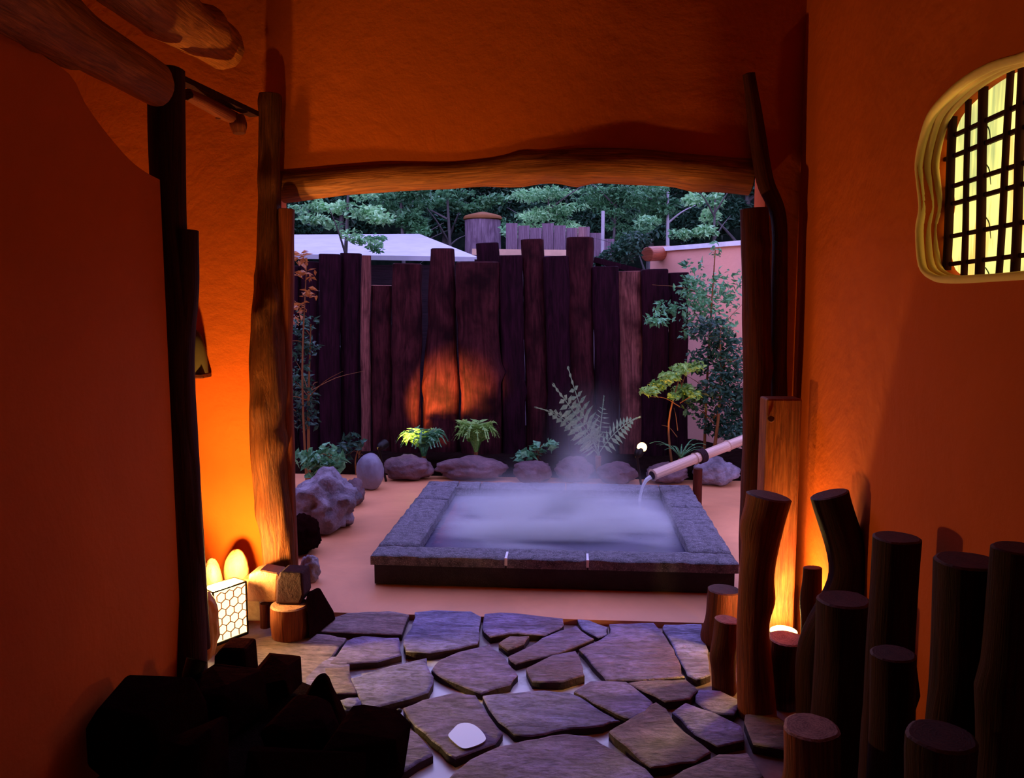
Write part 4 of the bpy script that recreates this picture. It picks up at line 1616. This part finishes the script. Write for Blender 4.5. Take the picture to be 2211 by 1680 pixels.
# hillside that closes the view
mb = MB()
nx_, vs, fs = 30, [], []
for j, (y, z) in enumerate([(14.3, -.1), (15.2, 1.6), (16.2, 3.4), (17.5, 4.4), (20, 4.6), (24, -.1)]):
    for i in range(nx_ + 1):
        x = -14 + 28 * i / nx_
        vs.append(V((x, y + noise.noise(V((x * .4, j, 0))) * .5, z + (noise.noise(V((x * .5, j * 2, 3))) * .35 if 0 < j < 5 else 0))))
for j in range(5):
    for i in range(nx_):
        a = j * (nx_ + 1) + i
        fs.append((a, a + 1, a + nx_ + 2, a + nx_ + 1))
mb.add(vs, fs)
struct('hillside_screen', mb, M['hill'])
for sx_ in (-1, 1):  # unseen side banks, added to block skylight from the room
    mb = MB()
    vs, fs = [], []
    for j, (dx, z) in enumerate([(5.6, -.1), (6.2, 2.2), (7.0, 4.4), (8.5, 6.0), (11, 6.2), (14, -.1)]):
        for i in range(15):
            y = 3.0 + 16 * i / 14
            vs.append(V((sx_ * (dx + noise.noise(V((y * .6, j, 7))) * .4), y, z + (noise.noise(V((y * .5, j * 2, 9))) * .4 if 0 < j < 5 else 0))))
    for j in range(5):
        for i in range(14):
            a = j * 15 + i
            q4 = (a, a + 1, a + 16, a + 15)
            fs.append(q4 if sx_ < 0 else q4[::-1])
    mb.add(vs, fs)
    struct('hillside_screen', mb, M['hill'])

# ------------------------------------------------------------------ trees and shrubs


def branchy(base, top_, r0, parent, n=6, seed=0, mat='bark', spread=.5, name='trunk'):
    rg = random.Random(seed)
    base, top_ = V(base), V(top_)
    mb_ = MB()
    mid = base.lerp(top_, .5) + V((rg.uniform(-.08, .08), rg.uniform(-.08, .08), 0))
    mb_.tube([base, mid, top_], [r0, r0 * .7, r0 * .3], seg=10, sub=5, rough=.1, seed=seed)
    H = (top_ - base).length
    for i in range(n):
        a = base.lerp(top_, rg.uniform(.35, .95))
        d = V((rg.uniform(-1, 1), rg.uniform(-1, 1), rg.uniform(.1, .7))).normalized() * spread * H * rg.uniform(.5, 1)
        mb_.tube([a, a + d * .5 + V((0, 0, .03)), a + d], [r0 * .35, r0 * .22, r0 * .08], seg=6, sub=3, rough=.1, seed=seed + i)
    return mb_.build(name, [M[mat], M[mat]], parent)


def tree(name, u, D, label, cat, blobs, size, mat, seed, r0=.05, group=None, topz=None, trunkmat='bark', aspect=.5):
    """blobs: (u, v, w px, h px, count) leaf masses at about D"""
    bx = P(u, 600, D).x
    root = empty(name, (bx, D, 0), label, cat, group)
    cl = []
    zmax = 0
    rg = random.Random(seed)
    for (bu, bv, w, h, n) in blobs:
        c_ = P(bu, bv, D + rg.uniform(-.15, .15))
        hw, hh = w * .5 * D / FPX, h * .5 * D / FPX
        cl.append((tuple(c_), (hw, max(.12, min(hw, hh) * .9), hh), n))
        zmax = max(zmax, c_.z)
    vs_, fs_ = leafmb(cl, size, seed, aspect)
    fastmesh('foliage', vs_, fs_, M[mat], root)
    branchy((bx, D, 0), (bx + .05, D, zmax), r0, root, 6, seed, trunkmat, .30)
    return root


def clump(u0, u1, v0, v1, n, cnt, seed, w=(50, 90), h=(30, 55)):
    rg = random.Random(seed)
    return [(rg.uniform(u0, u1), rg.uniform(v0, v1), rg.uniform(*w), rg.uniform(*h), cnt) for _ in range(n)]


gt = 'trees beyond the fence'
# dark masses right at the back
for i, (u, lb_) in enumerate([(520, 'dark tree above the lavender roof, beside the doorpost'), (740, 'dark tree above the middle of the lavender roof'), (960, 'dark tree behind the wooden tank'), (1180, 'dark tree behind the far board fence'),
                              (1400, 'dark tree above the rust-red log end'), (1600, 'dark tree above the salmon wall, nearest the dark doorpost')]):
    tree('tree', u, 13.3, lb_, 'tree', clump(u - 120, u + 120, 380, 500, 18, 620, 400 + i, (70, 120), (40, 70)) + clump(u - 100, u + 100, 340, 380, 4, 250, 450 + i, (60, 100), (40, 60)), .10, 'leaf_dark', 410 + i, .09, gt)
tree('tree', 745, 8.35, 'pale-leaved tree leaning over the lavender roof', 'tree', clump(650, 830, 420, 480, 14, 75, 1, (50, 80), (20, 34)) + clump(715, 815, 485, 540, 6, 60, 2, (40, 60), (18, 30)), .062, 'leaf_pale', 21, .04, gt)
tree('tree', 860, 11.6, 'bluish round-leaved tree left of the wooden tank', 'tree', clump(800, 920, 410, 480, 10, 170, 3, (60, 90), (26, 45)) + clump(840, 940, 480, 505, 3, 120, 33, (40, 60), (20, 30)), .085, 'leaf_mid', 22, .05, gt)
tree('tree', 960, 11.9, 'flat-layered green tree over the wooden tank', 'tree', [(950, 436, 110, 26, 260), (1010, 448, 110, 22, 260), (1060, 430, 90, 26, 200), (980, 418, 90, 22, 180), (1080, 490, 60, 40, 200)], .085, 'leaf_mid', 23, .05, gt)
tree('conifer', 1175, 10.6, 'layered pale green conifer in front of the far board fence', 'tree', clump(1130, 1230, 408, 470, 10, 150, 5, (60, 100), (18, 32)) + clump(1110, 1260, 470, 505, 6, 120, 6, (60, 90), (16, 26)) + [(1110, 500, 60, 30, 150)], .07, 'leaf_pale', 24, .035, gt, aspect=.35)
tree('conifer', 1320, 10.9, 'feathery mid-green conifer above the thin pale pole', 'tree', clump(1260, 1400, 405, 470, 13, 150, 7, (60, 100), (20, 34)) + clump(1330, 1400, 480, 520, 4, 120, 8, (50, 70), (18, 28)), .07, 'leaf_mid', 25, .04, gt, aspect=.35)
tree('tree', 1430, 11.4, 'tree with a pale trunk above the rust-red log end', 'tree', clump(1380, 1470, 405, 480, 9, 120, 9, (50, 80), (24, 40)), .08, 'leaf_mid', 26, .05, gt, trunkmat='pale_bark')
tree('tree', 1530, 9.6, 'bright green tree arching above the white wall capping', 'tree', [(1500, 430, 60, 30, 120), (1545, 430, 40, 50, 130), (1535, 470, 50, 36, 130), (1520, 500, 70, 26, 160), (1470, 505, 60, 26, 120), (1400, 480, 60, 30, 120)], .07, 'leaf_pale', 27, .035, gt)
tree('bush', 1345, 8.5, 'dark bluish bush between slab fence and rust-red log end', 'bush', [(1345, 545, 80, 50, 380), (1370, 520, 70, 40, 250), (1310, 560, 50, 30, 150), (1290, 572, 40, 24, 90)], .06, 'leaf_dark', 28, .02)

# shrubs inside the garden
tree('climbing_shrub', 1530, 7.05, 'airy shrub climbing over the salmon wall', 'shrub',
     clump(1480, 1570, 570, 720, 26, 26, 11, (46, 80), (30, 54)) + [(1545, 540, 30, 40, 22), (1580, 650, 30, 80, 34), (1595, 600, 26, 60, 20), (1440, 665, 70, 34, 70), (1420, 690, 70, 30, 80), (1510, 620, 60, 60, 40)], .055, 'leaf_mid', 41, .014, trunkmat='stem', aspect=.55)
tree('leafy_shrub', 1545, 6.85, 'dense bluish shrub low down by the salmon wall', 'shrub',
     [(1560, 745, 90, 70, 300), (1530, 710, 90, 60, 200), (1575, 800, 80, 90, 380), (1550, 850, 100, 90, 380), (1595, 870, 60, 100, 300), (1510, 780, 70, 60, 150), (1560, 915, 110, 70, 380), (1600, 940, 90, 60, 300), (1500, 870, 60, 70, 160)], .055, 'leaf_dark', 42, .016, trunkmat='stem')
tree('leafy_shrub', 1465, 6.75, 'bright green spotlit branch of leaves hanging over the bamboo spout', 'shrub',
     [(1402, 845, 44, 20, 110), (1425, 830, 44, 20, 120), (1446, 814, 50, 22, 130), (1475, 797, 56, 24, 120), (1505, 790, 40, 24, 60), (1478, 842, 56, 26, 170), (1500, 850, 36, 22, 70), (1455, 855, 30, 16, 50)], .05, 'leaf_lime', 43, .012, trunkmat='stem')
tree('leafy_shrub', 655, 6.3, 'dark ragged shrub close behind the knotty doorpost', 'shrub',
     [(650, 700, 80, 70, 70), (660, 750, 70, 60, 80), (650, 830, 70, 90, 80), (655, 900, 80, 70, 80), (640, 800, 60, 120, 60), (670, 870, 40, 80, 40)], .06, 'leaf_dark', 44, .014, trunkmat='stem')
tree('rusty_shrub', 650, 6.1, 'rust-orange leaves beside the knotty doorpost', 'shrub',
     [(652, 555, 36, 40, 24), (660, 590, 50, 30, 22), (668, 636, 34, 30, 20), (648, 660, 40, 34, 22), (640, 690, 30, 24, 14)], .06, 'leaf_rust', 45, .010, trunkmat='stem')
tree('leafy_shrub', 690, 5.7, 'glossy leafy plant behind the pitted lavender rock', 'shrub',
     [(690, 1010, 90, 50, 90), (720, 1000, 70, 40, 60), (670, 990, 70, 50, 60), (705, 975, 50, 40, 30)], .085, 'leaf_mid', 46, .010, trunkmat='stem')
tree('leafy_shrub', 760, 6.75, 'small dark plant in the shade behind the egg stone', 'shrub', [(760, 955, 60, 40, 40), (740, 975, 60, 40, 50)], .08, 'leaf_dark', 47, .008, trunkmat='stem')
tree('potted_plant', 815, 7.4, 'tiny plant sprouting on the short half log of the fence', 'plant', [(815, 600, 30, 30, 40)], .04, 'leaf_mid', 48, .006, trunkmat='stem') if False else None


def fern(u, v, D, label, n, length, rise, width, mat, seed, spread=(0, 6.283), group='ferns in the garden bed', tilt=1.0, npair=16):
    b_ = P(u, v, D)
    root = empty('fern', (b_.x, D, .06), label, 'fern', group)
    rg = random.Random(seed)
    for i in range(n):
        vs_, fs_ = [], []
        a = spread[0] + (spread[1] - spread[0]) * (i + .5) / n + rg.uniform(-.15, .15)
        d = V((math.cos(a), math.sin(a) * .8, 0))
        frondmb(vs_, fs_, (b_.x + d.x * .015, D + d.y * .015, b_.z), d, length * rg.uniform(.75, 1.1), rise * rg.uniform(.7, 1.15), width * rg.uniform(.8, 1.1), npair, tilt, i + seed)
        fastmesh('frond', vs_, fs_, M[mat], root)
    mb_ = MB()
    mb_.tube([V((b_.x, D, .06)), V((b_.x, D, b_.z))], [.014, .018], seg=8, sub=2, rough=.1)
    mb_.build('crown_base', [M['stem'], M['stem']], root)
    return root


fern(915, 985, 6.90, 'bushy yellow-green fern nearer the egg stone', 42, .21, .36, .10, 'leaf_mid', 61, npair=10)
fern(1028, 976, 6.90, 'bushy green fern at the middle of the bed', 42, .19, .37, .10, 'leaf_lime', 62, npair=10)
root = empty('fern', (P(1290, 960, 6.7).x, 6.7, .06), 'large arching fern rising through the steam', 'fern', 'ferns in the garden bed')
cb = P(1292, 985, 6.7)
for i, (tu, tv, w) in enumerate([(1178, 905, .17), (1200, 878, .15), (1258, 972, .15), (1325, 885, .10), (1388, 940, .11), (1150, 930, .10)]):
    tipp = P(tu, tv, 6.45 if i < 3 else 6.7)
    vs_, fs_ = [], []
    d = tipp - cb
    L2 = V((d.x, d.y, 0)).length
    rise = .22
    # rise so that the frond tip reaches tipp.z : rise*(2-1.6*droop) = dz
    dz = d.z
    dr_ = (2 - dz / rise) / 1.6
    frondmb(vs_, fs_, cb, d, L2, rise, w, 13, dr_, 80 + i, True)
    fastmesh('frond', vs_, fs_, M['fern'], root)
mb = MB()
mb.tube([V((cb.x, cb.y, .06)), cb], [.02, .025], seg=8, sub=2, rough=.1)
mb.build('crown_base', [M['stem'], M['stem']], root)
tree('creeping_plant', 1155, 6.72, 'small creeping plant with round leaves left of the arching fern', 'plant', [(1130, 985, 50, 26, 26), (1160, 970, 50, 26, 30), (1190, 962, 36, 20, 16)], .075, 'leaf_mid', 64, .006, trunkmat='stem', aspect=.8)
# grassy rosette
root = empty('spiky_plant', (P(1470, 985, 6.65).x, 6.65, .06), 'spiky rosette of strap leaves behind the bamboo spout', 'plant')
cb = P(1470, 990, 6.65)
mb_v, mb_f = [], []
for i in range(13):
    a = i / 13 * 6.283
    L2 = rnd.uniform(.16, .28)
    vs_, fs_ = [], []
    d = V((math.cos(a), math.sin(a) * .7, 0))
    s_ = V((-d.y, d.x, 0))
    hgt = rnd.uniform(.12, .22)
    pr = None
    for j in range(7):
        t_ = j / 6
        p_ = cb + d * (L2 * t_) + V((0, 0, hgt * (1.9 * t_ - 1.25 * t_ * t_)))
        w2 = .014 * (1 - t_ * .92)
        vs_ += [tuple(p_ - s_ * w2), tuple(p_ + V((0, 0, -.004))), tuple(p_ + s_ * w2)]
        if j:
            q = len(vs_) - 6
            fs_ += [(q, q + 1, q + 4, q + 3), (q + 1, q + 2, q + 5, q + 4)]
    fastmesh('strap_leaf', vs_, fs_, M['leaf_mid'], root)
mb = MB()
mb.tube([V((cb.x, cb.y, .06)), cb], [.02, .02], seg=8, sub=2, rough=.1)
mb.build('crown_base', [M['stem'], M['stem']], root)


def spotlight(name, pos, aim, label, power, angle, color=RED, blend=.6):
    pos, aim = V(pos), V(aim)
    d = (aim - pos).normalized()
    root = empty(name, (pos.x, pos.y, .06), label, 'lamp', 'garden spotlights')
    mb_ = MB()
    mb_.tube([V((pos.x, pos.y, .0)), pos - d * .09], [.010, .010], seg=8, sub=2, rough=0)
    mb_.build('stake', [M['steel_black'], M['steel_black']], root)
    mb_ = MB()
    mb_.add(*tube([pos - d * .10, pos - d * .07, pos], [.012, .034, .040], seg=16, sub=3, rough=0)['side'])
    hs_ = mb_.build('housing', M['steel_black'], root)
    mb_ = MB()
    mb_.tube([pos - d * .022, pos - d * .020], [.034, .034], seg=16, sub=1, rough=0)
    mb_.build('lens', [M['lamp_lens'], M['lamp_lens']], hs_)
    lamp(name + '_light', 'SPOT', pos + d * .012, color, power, .025, aim, angle, 1.0).parent = None
    return root


spotlight('spotlight', P(832, 958, 6.52), P(968, 866, 7.4), 'small garden spotlight near the egg stone, aimed at the fence', 620, math.radians(52))
spotlight('spotlight', P(1386, 966, 6.5), P(1470, 815, 6.85), 'small glowing garden spotlight beside the bamboo tip', 20, math.radians(80))
# the second one shows us its glowing face
o = [x for x in bpy.data.objects if x.name.startswith('spotlight') and x.type == 'EMPTY'][-1]
mb = MB()
pp_ = P(1386, 966, 6.47)
mb.tube([pp_, pp_ + V((0, -.012, 0))], [.040, .034], seg=16, sub=2, rough=0, ref=V((0, 0, 1)))
mb.build('glowing_face', [M['lamp_lens'], M['lamp_lens']], o)

# ------------------------------------------------------------------ light
lamp('lantern_light', 'POINT', LL(0.0, 0.0, .25), WARM, 84, .045)
lamp('lantern_top_light', 'SPOT', LL(0.0, 0.0, .24), WARM, 80, .04, P(430, 420, YB) - V((0, .02, 0)), math.radians(70), 1.0)
lamp('corner_light', 'SPOT', V((lc.x, lc.y, zl + .012)), WARM, 60, .03, (XR + .02, lc.y - .10, 1.5), math.radians(120), .9)
lamp('corner_spill', 'POINT', V((lc.x, lc.y, zl + .035)), WARM, 13.0, .03)
ul = P(425, 1425, 2.66)  # uplight added to brighten the plaster above the beam
up = empty('uplight', V((ul.x, ul.y, .02)), 'added small black uplight on a stake behind the black boulders', 'lamp')
ud = (P(860, 190, YB) - ul).normalized()
mb = MB()
mb.tube([V((ul.x, ul.y, .02)), ul - ud * .08], [.010, .010], seg=8, sub=2, rough=0)
mb.build('stake', [M['steel_black'], M['steel_black']], up)
mb = MB()
mb.add(*tube([ul - ud * .09, ul - ud * .06, ul], [.012, .030, .036], seg=16, sub=3, rough=0)['side'])
mb.build('housing', M['steel_black'], up)
lamp('added_wall_wash', 'SPOT', ul + ud * .01, WARM, 100, .03, P(880, 275, YB), math.radians(40), 1.0)

w = bpy.data.worlds.new('dusk_sky')
SC.world = w
w.use_nodes = True
nt = w.node_tree
bg = nt.nodes['Background']
tcw = nt.nodes.new('ShaderNodeTexCoord')
sxw = nt.nodes.new('ShaderNodeSeparateXYZ')
nt.links.new(tcw.outputs['Generated'], sxw.inputs[0])
rp = nt.nodes.new('ShaderNodeValToRGB')
els = rp.color_ramp.elements
els[0].position = 0.0
els[0].color = (.62, .52, .92, 1)
els[1].position = 1.0
els[1].color = (.36, .38, 1.0, 1)
nt.links.new(sxw.outputs['Z'], rp.inputs['Fac'])
nt.links.new(rp.outputs['Color'], bg.inputs['Color'])
bg.inputs['Strength'].default_value = 3.2

# ------------------------------------------------------------------ view
vs = SC.view_settings
SC.display_settings.display_device = 'sRGB'
vs.view_transform = 'Standard'
vs.look = 'None'
vs.exposure = 0.0
vs.gamma = 1.0
vs.use_curve_mapping = False
cy = SC.cycles
cy.max_bounces = 10
cy.diffuse_bounces = 6
cy.glossy_bounces = 3
cy.transmission_bounces = 4
cy.transparent_max_bounces = 8
cy.volume_bounces = 1
cy.sample_clamp_indirect = 6
cy.use_denoising = True
